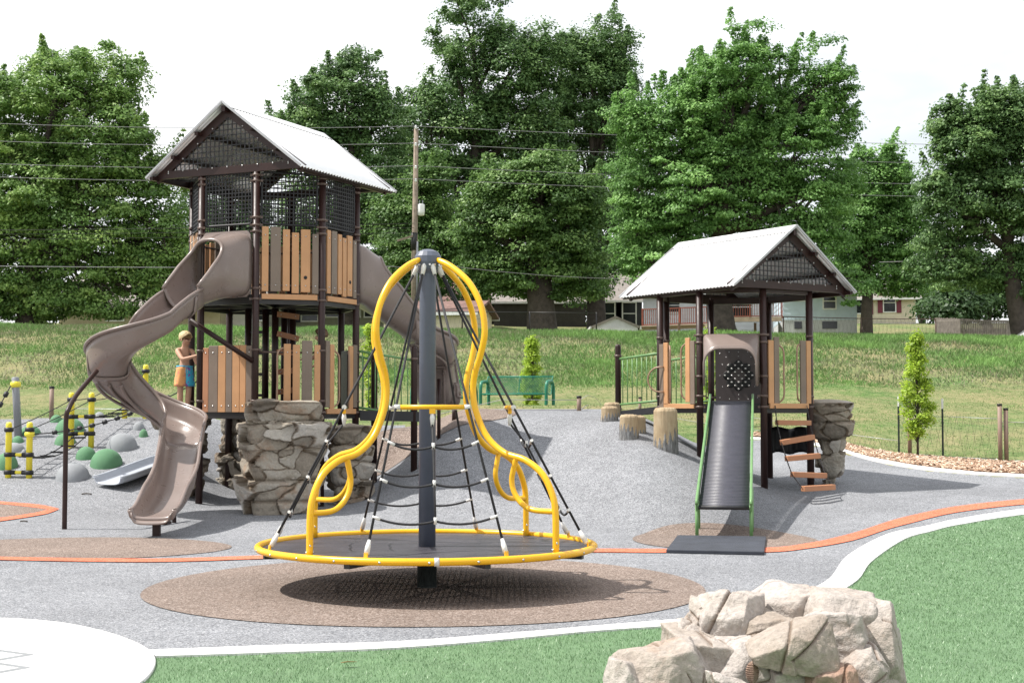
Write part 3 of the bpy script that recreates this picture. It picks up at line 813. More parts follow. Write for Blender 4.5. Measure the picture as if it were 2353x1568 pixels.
m = MB(); p, q, t_, n_ = T.face(0); c = p + t_ * .70 + n_ * .047 + Vector((0, 0, ZU + .25)); m.lathe([(.026, 0), (.026, .003), (0, .003)], c, 12, Matrix((t_, Vector((0, 0, 1)), n_)).transposed()); m.build('peephole', M_['dark'], tw)
m = MB(); p, q, t_, n_ = T.face(1); c = p + t_ * .70 + n_ * .047 + Vector((0, 0, ZU + .25)); m.lathe([(.026, 0), (.026, .003), (0, .003)], c, 12, Matrix((t_, Vector((0, 0, 1)), n_)).transposed()); m.build('peephole', M_['dark'], tw)
# lower level
pl_b = [(.07, .10, 'tan_plank_red', 0, -.03), (.172, .16, 'grey_plank', 0, 0), (.337, .13, 'tan_plank', 0, 0), (.472, .105, 'grey_plank', 0, .0), (.582, .125, 'tan_plank', 0, 0), (.712, .10, 'tan_plank', 0, .0), (.817, .105, 'grey_plank', 0, -.01)]
planks(T, 7, ZL - .05, ZL + .90, pl_b, tw, off=.02)
pl_c = [(.40, .10, 'tan_plank', 0, .02), (.53, .10, 'tan_plank', 0, .01), (.66, .15, 'grey_plank', -.02, .07), (.84, .09, 'tan_plank', 0, .01)]
pc = planks(T, 0, ZL - .02, ZL + .90, pl_c, tw); handle_loop(T, 0, .40, ZL - .02, ZL + .86, pc, bulge=-.10)
p1_ = planks(T, 1, ZL, ZL + .93, [(.055, .11, 'grey_plank', .02, .05), (.175, .11, 'tan_plank', 0, 0)], tw, rails=False, bolts=False) or tw
handle_loop(T, 1, .285, ZL + .03, ZL + .84, tw, bulge=.07)
planks(T, 1, ZL, ZL + .93, [(.70, .11, 'tan_plank', 0, 0), (.82, .11, 'grey_plank', .02, .02)], tw, rails=False, bolts=False)
handle_loop(T, 1, .70, ZL + .03, ZL + .84, tw, bulge=-.07)
# dark activity panel inside, behind the right-hand entry
p, q, t_, n_ = T.face(2); m = MB(); c = p + t_ * .30 - n_ * .25
m.box(p + t_ * .18 - n_ * .12 + Vector((0, 0, ZL + .45)), (.40, .03, .84), rz=math.atan2(t_.y, t_.x)); m.build('activity_panel', M_['black_vinyl'], tw, bevel=.012)
# inner ladder posts and rungs
for (u, Y_) in ((631, 22.0), (609, 22.25), (569, 22.3), (652, 22.6), (671, 22.25)):
    x = P(u, 900, Y_).x; m = MB(); m.lathe([(.052, ZL - .05), (.052, ZU - .03)], (x, Y_, 0), 14); m.build('inner_post', M_['brown_steel'], tw)
xa, xb = P(637, 900, 22.0).x, P(687, 900, 22.2).x
for i, z in enumerate((1.80, 2.10, 2.40, 2.68, 2.97)):
    m = MB(); dz = (.05, .04, .0, -.07, -.03)[i]; m.beam((xa, 21.93, z + .02), (xb, 22.14, z + .02 + dz), .02, .085); r_ = m.build('ladder_rung', M_['tan_plank_red'], tw, bevel=.005)
    m = MB()
    for f in (.18, .84): m.lathe([(.010, 0), (.010, .004), (0, .006)], Vector((xa, 21.918, z + .02)).lerp(Vector((xb, 22.128, z + .02 + dz)), f), 8, Matrix.Rotation(PI / 2, 3, 'X'))
    m.build('bolt', M_['bolt'], r_)
for i, z in enumerate((1.78, 2.10, 2.42, 2.74, 3.02)):
    m = MB(); m.beam((P(575, 900, 22.3).x, 22.35, z), (P(612, 900, 22.3).x, 22.3, z), .16, .04); m.build('step_plate', M_['black_vinyl'], tw)
# diagonal brace from slide to post
m = MB(); pa = P(436, 735, 20.35); pb = T.v(0, 0); pb = Vector((pb.x - .03, pb.y - .04, 2.24)); m.tube([pa, pb], .036, 12); m.build('slide_brace', M_['brown_steel'], tw)
# left spiral slide
h7, pe, ze = hood(T, 7, ZU, tw, 'slide_hood', .30)
seg = path(pe.to_2d(), -115, [('s', .58), ('r', .38, 155), ('r', .50, 171), ('s', 1.3), ('r', 4., 10), ('s', .72)])
Ltot = seg[-1][2]
zend = .27
_zk = np.array([(-.4, ze + .10), (0, ze), (.35, 2.76), (.7, 2.50), (1.13, 2.18), (1.73, 1.82), (2.4, 1.42), (3.20, 1.10), (Ltot - 1.0, .46), (Ltot - .45, zend + .01), (Ltot + .4, zend)])
def zf_l(s):
    return float(np.mean([np.interp(float(s) + d, _zk[:, 0], _zk[:, 1]) for d in (-.24, -.16, -.08, 0, .08, .16, .24)]))
def prof_l(s):
    turn = float(sst(.62, 1.2, s) * (1 - sst(1.7, 2.6, s))); endf = float(1 - .62 * sst(Ltot - .75, Ltot, s))
    return uprof(0, (.29 + .11 * turn) * endf, (.29 - .02 * turn) * endf, .29 - .035 * float(sst(0, .6, s)) - .02 * float(sst(2.8, 4, s)))
i1 = next(i for i, q in enumerate(seg) if q[2] > 1.45); i2 = next(i for i, q in enumerate(seg) if q[2] > 3.3)
sl = MB(); sl_root = chute(seg[:i1 + 1], zf_l, prof_l, tw, 'slide_chute', M_['slide_plastic'])
c2 = chute(seg[i1:i2 + 1], zf_l, prof_l, tw, 'slide_chute', M_['slide_plastic']); c3 = chute(seg[i2:], zf_l, prof_l, tw, 'slide_chute', M_['slide_plastic'])
def flange(pts, zf, prof, parent, d=.035):
    (p, h, s) = pts; lat = Vector((math.sin(h), -math.cos(h), 0)); fwd = Vector((math.cos(h), math.sin(h), 0)); pr = prof(s); m = MB(); base = Vector((p.x, p.y, zf(s)))
    rows = []
    for e in (-d, d):
        rows.append([base + fwd * e + Vector((0, 0, (zf(s + e) - zf(s)))) + lat * (l * 1.045 + math.copysign(.008, l)) + Vector((0, 0, w - .022)) for l, w in pr])
    m.grid(rows, True); m.build('joint_flange', M_['slide_plastic'], parent, solid=.012)
flange(seg[i1], zf_l, prof_l, c2); flange(seg[i2], zf_l, prof_l, c3); flange(seg[2], zf_l, prof_l, sl_root)
def ribs(seg_, ia, ib, zf, prof, parent, fr):      # moulded stiffening ribs under the chute
    for l0 in fr:
        rows = []
        pts = []
        for (p, h, s) in seg_[ia:ib]:
            lat = Vector((math.sin(h), -math.cos(h), 0)); pts.append(Vector((p.x, p.y, zf(s) - .036)) + lat * l0)
        m = MB(); m.tube(pts, .022, 8); m.build('stiffening_rib', M_['slide_plastic'], parent)
ribs(seg, i1 + 2, i2 - 2, zf_l, prof_l, c2, (-.16, .0, .16))
# chute end lip
(p, h, s) = seg[-1]; fwd = Vector((math.cos(h), math.sin(h), 0)); lat = Vector((math.sin(h), -math.cos(h), 0)); b = Vector((p.x, p.y, zf_l(s)))
pr = prof_l(s); m = MB()
m.tube([b + lat * (l + (-.012 if l < 0 else .012)) + Vector((0, 0, w)) for l, w in pr], .026, 10)
rows = []
for f in (0, .5, 1): rows.append([b + lat * l * (1 - .10 * f) + fwd * (.0 + .10 * f * (1 - (abs(l) / .31) ** 2 * .3)) + Vector((0, 0, (w if w > .1 else w) * (1 - .2 * f) - .05 * f * (1 - w / .3))) for l, w in pr])
m.grid(rows, True); m.build('slide_lip', M_['slide_plastic'], c3, solid=.014)
gx, gy = b.x, b.y; m = MB(); m.box((gx + .0, gy + .22, (zend + h1(gx, gy)) / 2 - .05), (.085, .07, zend - h1(gx, gy) + .02)); m.box((gx + .0, gy + .22, zend - .05), (.30, .22, .03)); m.build('slide_foot', M_['brown_steel'], tw)
# support poles of the slide
q = G(148, 1215); top = P(222, 852, 19.05)
m = MB(); m.tube([Vector(x) for x in spline3([(q.x, q.y, q.z - .1), (q.x, q.y, 1.0), (q.x, q.y, 1.42), (q.x + .02, q.y + .03, 1.56), (q.x + (top.x - q.x) * .35, q.y + (top.y - q.y) * .35, 1.56 + (top.z - 1.56) * .38), tuple(top)], 5)], .030, 12); m.build('slide_pole', M_['brown_steel'], tw)
q = G(400, 1200); m = MB(); m.tube([q - Vector((0, 0, .05)), Vector((q.x, q.y, .56))], .028, 12); m.build('slide_pole', M_['brown_steel'], tw)
# right spiral slide
h2_, pe2, ze2 = hood(T, 2, ZU, tw, 'slide_hood', .66)
seg2 = path(pe2.to_2d(), 20, [('s', .22), ('l', .36, 84), ('s', .12), ('r', .44, 74), ('s', .06)]); L2 = seg2[-1][2]
def zf_r(s): return float(np.interp(s, [-.5, 0, .3, 1.0, L2 - .4, L2 - .1, L2 + .4], [ze2 + .3, ze2, ze2 - .20, ze2 - .56, 1.66, 1.63, 1.63]))
prof_r = lambda s: uprof(0, .40 * (1 - .5 * float(sst(L2 - .45, L2, s))), .33 * (1 - .6 * float(sst(L2 - .3, L2, s))), .31)
im = len(seg2) // 2
ca = chute(seg2[:im + 1], zf_r, prof_r, tw, 'slide_chute', M_['slide_plastic']); cb = chute(seg2[im:], zf_r, prof_r, tw, 'slide_chute', M_['slide_plastic'])
flange(seg2[im], zf_r, prof_r, cb); flange(seg2[1], zf_r, prof_r, ca); ribs(seg2, 1, im, zf_r, prof_r, ca, (-.17, 0, .17)); ribs(seg2, im + 1, len(seg2), zf_r, prof_r, cb, (-.17, 0, .17))
x_, y_ = P(1008, 950, 23.2).x, 23.2; m = MB(); m.tube([(x_, y_, h1(x_, y_) - .1), (x_, y_, 2.05)], .03, 12); m.build('slide_pole', M_['brown_steel'], tw)
x_, y_ = P(1044, 930, 24.2).x, 24.1; m = MB(); m.tube([(x_, y_, h1(x_, y_) - .1), (x_, y_, 1.62)], .04, 12); m.build('slide_pole', M_['brown_steel'], tw)
# railed bridge to the mound
def rail_panel(p0, p1, ztop, h_, parent, n=9):
    m = MB(); a, b = Vector(p0), Vector(p1)
    m.tube([a + Vector((0, 0, ztop[0])), b + Vector((0, 0, ztop[1]))], .019, 10); m.tube([a + Vector((0, 0, ztop[0] - h_)), b + Vector((0, 0, ztop[1] - h_))], .019, 10)
    o = m.build('railing', M_['green_steel'], parent); m = MB()
    for i in range(1, n):
        f = i / n; q = a.lerp(b, f); z = ztop[0] + (ztop[1] - ztop[0]) * f; m.tube([q + Vector((0, 0, z - h_)), q + Vector((0, 0, z))], .0085, 8)
    m.build('baluster', M_['green_steel'], o)
def dome_post(x, y, z1, parent, r=.05):
    z0 = h1(x, y) - .1; m = MB(); m.lathe([(r, z0), (r, z1 - .05), (r * .86, z1 - .018), (r * .5, z1 - .004), (0, z1)], (x, y, 0), 16); o = m.build('railing_post', M_['brown_steel'], parent)
    for z in (1.58, z1 - .20):
        m = MB(); m.lathe([(r, -.02), (r + .009, -.02), (r + .009, .02), (r, .02)], (x, y, z), 16); m.build('clamp', M_['clamp'], o)
p, q, t_, n_ = T.face(2); n2 = Vector((math.cos(R(12)), math.sin(R(12)), 0))
e1 = p + n2 * .88; e2 = q + n2 * .52
rail_panel(p, e1, (2.44, 2.30), .84, tw, 9); rail_panel(q, e2, (2.44, 2.34), .84, tw, 6)
dome_post(e1.x, e1.y, 2.52, tw); dome_post(e2.x, e2.y, 2.52, tw)
m = MB(); m.prism([p + Vector((0, 0, 1.44)), p + n2 * 1.0 + Vector((0, 0, 1.42)), q + n2 * .9 + Vector((0, 0, 1.42)), q + Vector((0, 0, 1.44))], (0, 0, .11)); m.build('bridge_deck', M_['black_vinyl'], tw)
m = MB(); m.beam(p + n2 * .06 - t_ * .03 + Vector((0, 0, 1.475)), p + n2 * .98 - t_ * .03 + Vector((0, 0, 1.455)), .03, .15); m.build('bridge_beam', M_['black_vinyl'], tw)
# ------------------------------------------------------------------ small roofed deck on the right
V8 = Oct((3.47, 22.7), 1.215, -124.5)  # faces: 0 = -102 (roller), 1 = -57, 2 = -12, 3 = 33, 4 = 78, 5 = 123 (bridge), 6 = 168, 7 = -147
ZP, ZPE = 1.65, 3.36
pv = thing('play_pavilion', 'open play pavilion with white gable roof, roller slide and green railed bridge', 'play structure', (3.47, 22.7, h1(3.47, 22.7)))
for k in range(8):
    gz = h1(*V8.v(k).to_2d()); m = MB(); m.lathe([(PR, gz - .15), (PR, 3.38)], V8.v(k), 18); po = m.build('post', M_['brown_steel'], pv)
    for z in (1.60, 1.76, 2.66) + ((2.05, 2.55) if k in (0, 1) else ()):
        m = MB(); clamp(m, V8, k, z); m.build('clamp', M_['clamp'], po)
octdeck(V8, ZP, 'deck', pv, M_['tan_plank'], (1, 7))
gable_roof(V8, -57, ZPE, .91, 1.36, pv, 1.19)
m = MB()
for k in range(8): m.beam(V8.v(k, 3.33), V8.v(k + 1, 3.33), .05, .10)
m.build('ring_beam', M_['brown_steel'], pv)
# left front entry (face 7): plank pairs, handles, round loop
planks(V8, 7, ZP, ZP + .93, [(.05, .10, 'grey_plank', -.10, -.02), (.155, .10, 'tan_plank', 0, 0)], pv, rails=False, bolts=False, off=.05)
planks(V8, 7, ZP, ZP + .93, [(.67, .10, 'tan_plank', .02, .05), (.78, .10, 'grey_plank', -.01, .0)], pv, rails=False, bolts=False, off=.05)
handle_loop(V8, 7, .25, ZP + .02, ZP + .88, pv, bulge=.09); handle_loop(V8, 7, .68, ZP + .06, ZP + .90, pv, bulge=-.08)
p, q, t_, n_ = V8.face(7); c = p + t_ * .17 + n_ * .075 + Vector((0, 0, ZP + .37)); d = (n_ * .55 - t_ * .85).normalized(); m = MB()
m.tube([c + Vector((0, 0, .19)), c + d * .06 + Vector((0, 0, .19))] + [c + d * (.06 + .19 * math.sin(a)) + Vector((0, 0, .19 * math.cos(a))) for a in np.linspace(.3, PI - .3, 9)] + [c + d * .06 - Vector((0, 0, .19)), c - Vector((0, 0, .19))], .013, 9); m.build('grab_ring', M_['handle'], pv)
# right front entry (face 1): plank pairs, handles, hanging step ladder
planks(V8, 1, ZP, ZP + .94, [(.06, .10, 'tan_plank', 0, -.01), (.17, .10, 'grey_plank', -.0, .04)], pv, rails=False, bolts=False, off=.04)
planks(V8, 1, ZP, ZP + .94, [(.70, .11, 'grey_plank', -.02, 0), (.82, .09, 'tan_plank', 0, .0)], pv, rails=False, bolts=False, off=.04)
planks(V8, 2, ZP, ZP + .92, [(.03, .10, 'tan_plank_red', 0, 0)], pv, rails=False, bolts=False, off=.04)
handle_loop(V8, 1, .27, ZP + .02, ZP + .86, pv, bulge=.06); handle_loop(V8, 1, .70, ZP + .04, ZP + .88, pv, bulge=-.10)
lad = []
S5 = [((1784, 970), (1860, 971), 21.55), ((1795, 1016), (1868, 1003), 21.25), ((1806, 1053), (1881, 1046), 20.95), ((1819, 1089), (1896, 1092), 20.65), ((1844, 1122), (1915, 1118), 20.35)]
root = None; chains = [MB(), MB()]; prevL = V8.face(1)[0] + V8.face(1)[2] * .16 + V8.face(1)[3] * .07 + Vector((0, 0, ZP - .03)); prevR = V8.face(1)[0] + V8.face(1)[2] * .80 + V8.face(1)[3] * .07 + Vector((0, 0, ZP - .03))
boards = []
for (a, b, Y_) in S5:
    pa, pb = P(*a, Y_ - .06), P(*b, Y_ + .10); pa.z = max(pa.z, h1(pa.x, pa.y) + .02); pb.z = max(pb.z, h1(pb.x, pb.y) + .02)
    boards.append((pa, pb))
    for chain, x, y in ((chains[0], prevL, pa), (chains[1], prevR, pb)):
        nl = max(3, int((y - x).length / .035))
        for i in range(nl):
            f0, f1 = i / nl, (i + 1.25) / nl; chain.beam(x.lerp(y, f0), x.lerp(y, f1), .016 if i % 2 else .007, .007 if i % 2 else .016)
    prevL, prevR = pa, pb
root = chains[0].build('step_ladder', M_['dark_steel'], pv); chains[1].build('chain', M_['dark_steel'], root)
for pa, pb in boards:
    m = MB(); m.beam(pa, pb, .11, .075); s_ = m.build('step', M_['tan_plank_red'], root, bevel=.006)
# added black sheet standing in for deep shade under the deck
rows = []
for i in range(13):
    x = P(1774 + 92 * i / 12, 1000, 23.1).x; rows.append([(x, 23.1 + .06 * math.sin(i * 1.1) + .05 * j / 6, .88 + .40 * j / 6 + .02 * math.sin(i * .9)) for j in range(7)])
m = MB(); m.grid(rows, True); m.build('underdeck_shade', M_['black_vinyl'], pv, solid=.03)
# bridge railings
p, q, t_, n_ = V8.face(5); e1 = q + n_ * 1.28; e0 = p + n_ * 1.28
rail_panel(q, e1, (2.48, 2.41), .76, pv, 10); rail_panel(p, e0, (2.47, 2.39), .76, pv, 10)
dome_post(e1.x, e1.y, 2.66, pv); dome_post(e0.x, e0.y, 2.62, pv)
m = MB(); m.prism([p + Vector((0, 0, 1.53)), p + n_ * 1.34 + Vector((0, 0, 1.50)), q + n_ * 1.34 + Vector((0, 0, 1.44)), q + Vector((0, 0, 1.53))], (0, 0, .10)); m.build('bridge_deck', M_['black_vinyl'], pv)
# bubble panel on the far side (face 4)
p, q, t_, n_ = V8.face(4); m = MB(); c = (p + q) / 2
m.box(c - n_ * .02 + Vector((0, 0, ZP + .47)), ((q - p).length - .14, .035, .92), rz=math.atan2(t_.y, t_.x)); bp = m.build('bubble_panel', simple('panel_brown', (.07, .056, .054), .5, .15, 5), pv, bevel=.01)
dom = MB(); rim_ = MB(); inn = -n_; Mx = Matrix((t_, Vector((0, 0, 1)), inn * 1.0)).transposed()
cc = c + inn * .045 + Vector((0, 0, ZP + .47)) + t_ * .02; cnt = 0
for r_ in range(-4, 5):
    for s_ in range(-4, 5):
        if (r_ + s_) % 2: continue
        x, z = s_ * .055, r_ * .055
        if max(abs(x), abs(z)) > .225 or (abs(s_) == 4 and r_ != 0) or (abs(r_) == 4 and s_ != 0): continue
        dom.lathe([(.020, 0), (.018, .010), (.012, .017), (0, .021)], cc + t_ * x + Vector((0, 0, z)), 10, Mx)
for a in range(8): rim_.lathe([(.075, -.004), (.075, .0015), (.06, .003), (0, .003)], cc + t_ * .175 * math.cos(R(45 * a)) + Vector((0, 0, .175 * math.sin(R(45 * a)))), 18, Mx)
dom.build('bubble', simple('bubble_chrome', (.75, .74, .70), .12, .05, 9, metal=.9), bp)
rim_.build('flower_plate', M_['dark'], bp)
m = MB()
for x, z in [(-.3, .36), (-.15, .38), (0, .38), (.15, .38), (.3, .36), (-.3, .0), (.3, 0), (-.3, -.36), (-.15, -.38), (0, -.38), (.15, -.38), (.3, -.36), (-.2, .3), (.2, .3), (0, .31), (0, -.31), (-.26, .18), (.26, .18), (-.26, -.18), (.26, -.18)]:
    m.lathe([(.008, 0), (.008, .003), (0, .005)], cc + t_ * x + Vector((0, 0, z)), 8, Mx)
m.build('bolt', M_['bolt'], bp)
# moulded arch over the roller slide
p, q, t_, n_ = V8.face(0); c = (p + q) / 2; L_ = (q - p).length
def arch(hw, top, leg, rad, dep):
    pts = [(-hw, leg), (-hw, top - rad)] + [(-hw + rad - rad * math.cos(a), top - rad + rad * math.sin(a)) for a in np.linspace(.2, PI / 2, 7)]
    pts = pts + [(-x, z) for x, z in reversed(pts)]
    return [c + n_ * dep + t_ * x + Vector((0, 0, z)) for x, z in pts]
rows = [arch(L_ / 2 - .06, ZP + 1.02, ZP + .30, .03, .0), arch(L_ / 2 - .065, ZP + 1.01, ZP + .30, .06, .05), arch(L_ / 2 - .075, ZP + .93, ZP + .26, .16, .16), arch(L_ / 2 - .085, ZP + .84, ZP + .25, .22, .30), arch(L_ / 2 - .088, ZP + .80, ZP + .26, .22, .34)]
m = MB(); m.grid(rows, True); ah = m.build('entry_arch', M_['slide_plastic'], pv, solid=.016)
m = MB(); m.tube(rows[-1], .017, 8); m.build('rim', M_['slide_plastic'], ah)
# roller slide
ts = Vector((2.445, 16.98, .43)); te = c + n_ * .05 + Vector((0, 0, ZP + .02)); dr = (te - ts); Ls = dr.length; dr.normalize()
lat = dr.cross(Vector((0, 0, 1))).normalized(); upv = lat.cross(dr)
NR = 84; m = MB()
for i in range(NR):
    f = (i + .5) / NR; b_ = ts.lerp(te, f)
    m.tube([b_ - lat * .285, b_ + lat * .285], .0232, 9)
rs = m.build('roller_slide', M_['roller'], pv)
for s in (-1, 1):
    m = MB(); o_ = lat * s * .31
    m.beam(ts + o_ - dr * .05 + upv * .01, te + o_ + upv * .01, .022, .10); m.tube([ts + o_ - dr * .07 + upv * .05, ts + o_ + upv * .085, te + o_ + upv * .085 , te + o_ + upv * .10 + dr * .06], .018, 10); m.build('side_rail', M_['green_steel'], rs)
    b_ = ts + o_; m = MB(); m.tube([(b_.x, b_.y, h1(b_.x, b_.y) - .05), (b_.x, b_.y, b_.z + .03)], .021, 10); m.build('slide_leg', M_['green_steel'], rs); m = MB()
    b2 = ts.lerp(te, .14) + o_ * 1.02; m.tube([(b2.x, b2.y, h1(b2.x, b2.y) - .05), (b2.x, b2.y, b2.z)], .019, 10); m.build('slide_leg', M_['green_steel'], rs)
m = MB(); m.tube([ts - dr * .035 - lat * .29, ts - dr * .035 + lat * .29], .024, 10); m.build('end_bar', M_['black_vinyl'], rs)
m = MB(); m.beam(ts.lerp(te, .02) - upv * .055, te - upv * .055, .5, .02); m.build('under_tray', M_['black_vinyl'], rs)
# exit mat
mc = [G(u, v) for u, v in ((1556, 1236), (1760, 1239), (1755, 1275), (1530, 1270))]
m = MB(); m.add([p + Vector((0, 0, .0)) for p in mc] + [p + Vector((0, 0, .04)) for p in mc], [(3, 2, 1, 0), (4, 5, 6, 7)] + [(i, (i + 1) % 4, 4 + (i + 1) % 4, 4 + i) for i in range(4)])
rootmesh(m, 'exit_mat', M_['mat_rubber'], tuple(sum((p for p in mc), Vector()) / 4), 'dark slate rubber mat lying at the foot of the roller slide', 'mat', bevel=.008)
# ------------------------------------------------------------------ sculpted rocks
def rock_mat(name, stops, crack=(.42, .36, .30), nvar=.22, bs=.55):
    t = NT(name); b = t.bsdf(Roughness=.85); b.inputs['Specular IOR Level'].default_value = .25
    co = t.coord()
    tone = t.attr('tone'); n1 = t.noise(co, 5.5, 6, .7)
    f = t.math('ADD', t.math('MULTIPLY', tone, .62), t.math('MULTIPLY', n1, .42))
    c = t.ramp(f, stops)
    n2 = t.noise(co, 2.2, 5, .75)
    c = t.mix(t.ramp(n2, [(.52, (0, 0, 0)), (.68, (.55, .55, .55))]), c, (.30, .17, .095))
    n3 = t.noise(co, 38, 4, .7)
    c = t.mix(1., c, t.ramp(n3, [(.25, (1 - nvar,) * 3), (.75, (1 + nvar * .7,) * 3)]), 'MULTIPLY')
    c = t.mix(t.attr('crack'), c, t.mix(1., c, crack, 'MULTIPLY'))
    t.l(c, b.inputs['Base Color'])
    hsum = t.math('ADD', t.math('MULTIPLY', n3, .5), n1)
    t.l(t.bump(hsum, bs, .02), b.inputs['Normal'])
    return t.m
M_['rock_wall'] = rock_mat('rock_wall', [(.18, (.17, .15, .125)), (.42, (.275, .24, .195)), (.6, (.37, .335, .28)), (.8, (.45, .425, .39))])
M_['rock_pale'] = rock_mat('rock_pale', [(.12, (.36, .225, .165)), (.30, (.31, .26, .215)), (.45, (.365, .32, .28)), (.62, (.44, .40, .37)), (.85, (.50, .475, .455))], (.5, .41, .34), .30, 1.0)
def fbm3(p, s, oct=4, seed=0):
    """value noise in 3D, numpy"""
    r = np.random.default_rng(seed); T = r.random((24, 24, 24)) * 2 - 1; out = np.zeros(len(p)); a = 1.; tot = 0
    for o in range(oct):
        q = p * s; i = np.floor(q).astype(int); f = q - i; f = f * f * (3 - 2 * f)
        g = lambda x, y, z: T[(i[:, 0] + x) % 24, (i[:, 1] + y) % 24, (i[:, 2] + z) % 24]
        c = 0
        for x in (0, 1):
            for y in (0, 1):
                for z in (0, 1):
                    c = c + g(x, y, z) * (f[:, 0] if x else 1 - f[:, 0]) * (f[:, 1] if y else 1 - f[:, 1]) * (f[:, 2] if z else 1 - f[:, 2])
        out += a * c; tot += a; a *= .5; s *= 2.1
    return out / tot
def wall_rock(name, label, cx, cy, W_, D, z0, z1, yaw=0., seed=1, stone=(.40, .26), ledge=.07, tops=None, lean=0., flare=0., e=4.5, group=None):
    """layered faux-rock block: ring grid displaced by stone cells, open joints and ledges"""
    r = np.random.default_rng(seed); nth, nz = 280, 170
    th = np.linspace(0, 2 * PI, nth, endpoint=False); zz = np.linspace(0, 1, nz)
    TH, ZZ = np.meshgrid(th, zz); Hh = z1 - z0
    ct, st = np.cos(TH), np.sin(TH)
    rad = (np.abs(ct / (W_ / 2)) ** e + np.abs(st / (D / 2)) ** e) ** (-1 / e)
    per = W_ * 2 + D * 2; s = np.interp(TH, np.append(th, 2 * PI), np.concatenate([[0], np.cumsum(np.hypot(np.diff(np.append(rad[0], rad[0][0]) * np.cos(np.append(th, 2 * PI))), np.diff(np.append(rad[0], rad[0][0]) * np.sin(np.append(th, 2 * PI)))))]))
    per = float(s.max() + (s[0, 1] - s[0, 0]))
    z = ZZ * Hh
    P3 = np.stack([(rad * ct).ravel(), (rad * st).ravel(), z.ravel()], 1)
    w1 = fbm3(P3 + seed, 2.8, 5, seed).reshape(z.shape); w2 = fbm3(P3 + seed + 9, 2.8, 5, seed + 1).reshape(z.shape)
    ss, zs = s + .17 * w1, z + .10 * w2
    # layers
    nl = max(3, int(Hh / .27)); lb = np.sort(np.concatenate([[0], np.cumsum(r.uniform(.7, 1.3, nl))])); lb = lb / lb[-1] * Hh
    lo = r.uniform(-ledge, ledge, nl); lo = lo + np.array([ledge * .9 * (i % 2) - ledge * .45 for i in range(nl)])
    w3 = fbm3(P3 + seed + 4, 2.0, 2, seed + 6).reshape(z.shape); zl = z + .06 * w3 + .03 * np.sin(s * 2.1 + seed); li = np.clip(np.searchsorted(lb, zl.ravel()) - 1, 0, nl - 1).reshape(z.shape)
    fr = (zl - lb[li]) / np.maximum(lb[np.minimum(li + 1, nl)] - lb[li], 1e-3)
    layer = lo[li] + ledge * 1.2 * np.clip(fr, 0, 1) ** .8 - ledge * .6
    # cells
    ncell = int(per * Hh / (stone[0] * stone[1])); pts = np.column_stack([r.uniform(0, per, ncell), r.uniform(-.05, Hh + .05, ncell)])
    A = np.column_stack([ss.ravel(), zs.ravel()]); d1 = np.full(len(A), 9.); d2 = d1.copy(); idc = np.zeros(len(A), int)
    wk = r.uniform(.62, 1.5, ncell); tk = r.normal(0, .3, ncell)
    for k, (ps, pz) in enumerate(pts):
        dx = (A[:, 0] - ps + per / 2) % per - per / 2; dz = A[:, 1] - pz; c0, s0 = math.cos(tk[k]), math.sin(tk[k]); dd = (np.abs((dx * c0 + dz * s0) / stone[0]) ** 1.5 + np.abs((dz * c0 - dx * s0) / stone[1]) ** 1.5) ** (1 / 1.5) / wk[k]
        m = dd < d1; d2 = np.where(m, d1, np.minimum(d2, dd)); idc = np.where(m, k, idc); d1 = np.where(m, dd, d1)
    edge = (d2 - d1).reshape(z.shape); co = r.normal(0, .036, ncell)[idc].reshape(z.shape)
    ta = r.normal(0, .24, (ncell, 2)); ds = (ss.ravel() - pts[idc, 0] + per / 2) % per - per / 2; tl = np.clip(ta[idc, 0] * ds + ta[idc, 1] * (zs.ravel() - pts[idc, 1]), -.06, .06).reshape(z.shape)
    gr = np.exp(-(edge / .032) ** 2); lgr = np.exp(-(np.minimum(fr, 1 - fr) / .10) ** 2)
    off = layer + co - .026 * gr - .026 * lgr * (w2 > -.25) + tl + .024 * fbm3(P3, 5, 5, seed + 3).reshape(z.shape) + .012 * (1 - 2 * np.abs(fbm3(P3, 14, 4, seed + 4))).reshape(z.shape)
    off = off + flare * (ZZ - .5)
    rr = rad + off
    hmul = 1.0 if tops is None else (1 + tops * (fbm3(np.column_stack([(rad * ct).ravel(), (rad * st).ravel(), 0 * z.ravel()]), 1.5, 2, seed + 7).reshape(z.shape)))
    zf_ = z0 + z * hmul
    x = rr * ct + lean * z; y = rr * st
    tone = np.clip(.5 + .26 * r.normal(0, 1, ncell)[idc].reshape(z.shape), 0, 1); crack = np.clip(np.maximum(np.exp(-(edge / .05) ** 2), lgr * .6 * (w2 > -.25)), 0, 1)
    rings = [(x, y, zf_, tone, crack)]
    ncap = 26; cap = []
    xt, yt, zt = x[-1], y[-1], zf_[-1]; mx, my, mz = xt.mean(), yt.mean(), zt.mean() + .015
    for i in range(1, ncap + 1):
        f = 1 - i / ncap; q = np.column_stack([mx + (xt - mx) * f, my + (yt - my) * f, zt * 0]); q3 = q.copy()
        zc = mz + (zt - mz) * f ** .5 + .045 * fbm3(q, 2.5, 4, seed + 5) * min(1, i / 4) + .015 * min(1, i / 3)
        cap.append((q[:, 0], q[:, 1], zc, tone[-1] * f + .6 * (1 - f), np.zeros(nth)))
    X_ = np.concatenate([x.ravel()] + [c[0] for c in cap]); Y_ = np.concatenate([y.ravel()] + [c[1] for c in cap]); Z_ = np.concatenate([zf_.ravel()] + [c[2] for c in cap])
    tn = np.concatenate([tone.ravel()] + [c[3] for c in cap]); ck = np.concatenate([crack.ravel()] + [c[4] for c in cap])
    nr = nz + ncap; i, j = np.meshgrid(np.arange(nr - 1), np.arange(nth), indexing='ij'); a = i * nth + j; b = i * nth + (j + 1) % nth
    Fc = np.stack([a.ravel(), b.ravel(), (b + nth).ravel(), (a + nth).ravel()], 1)
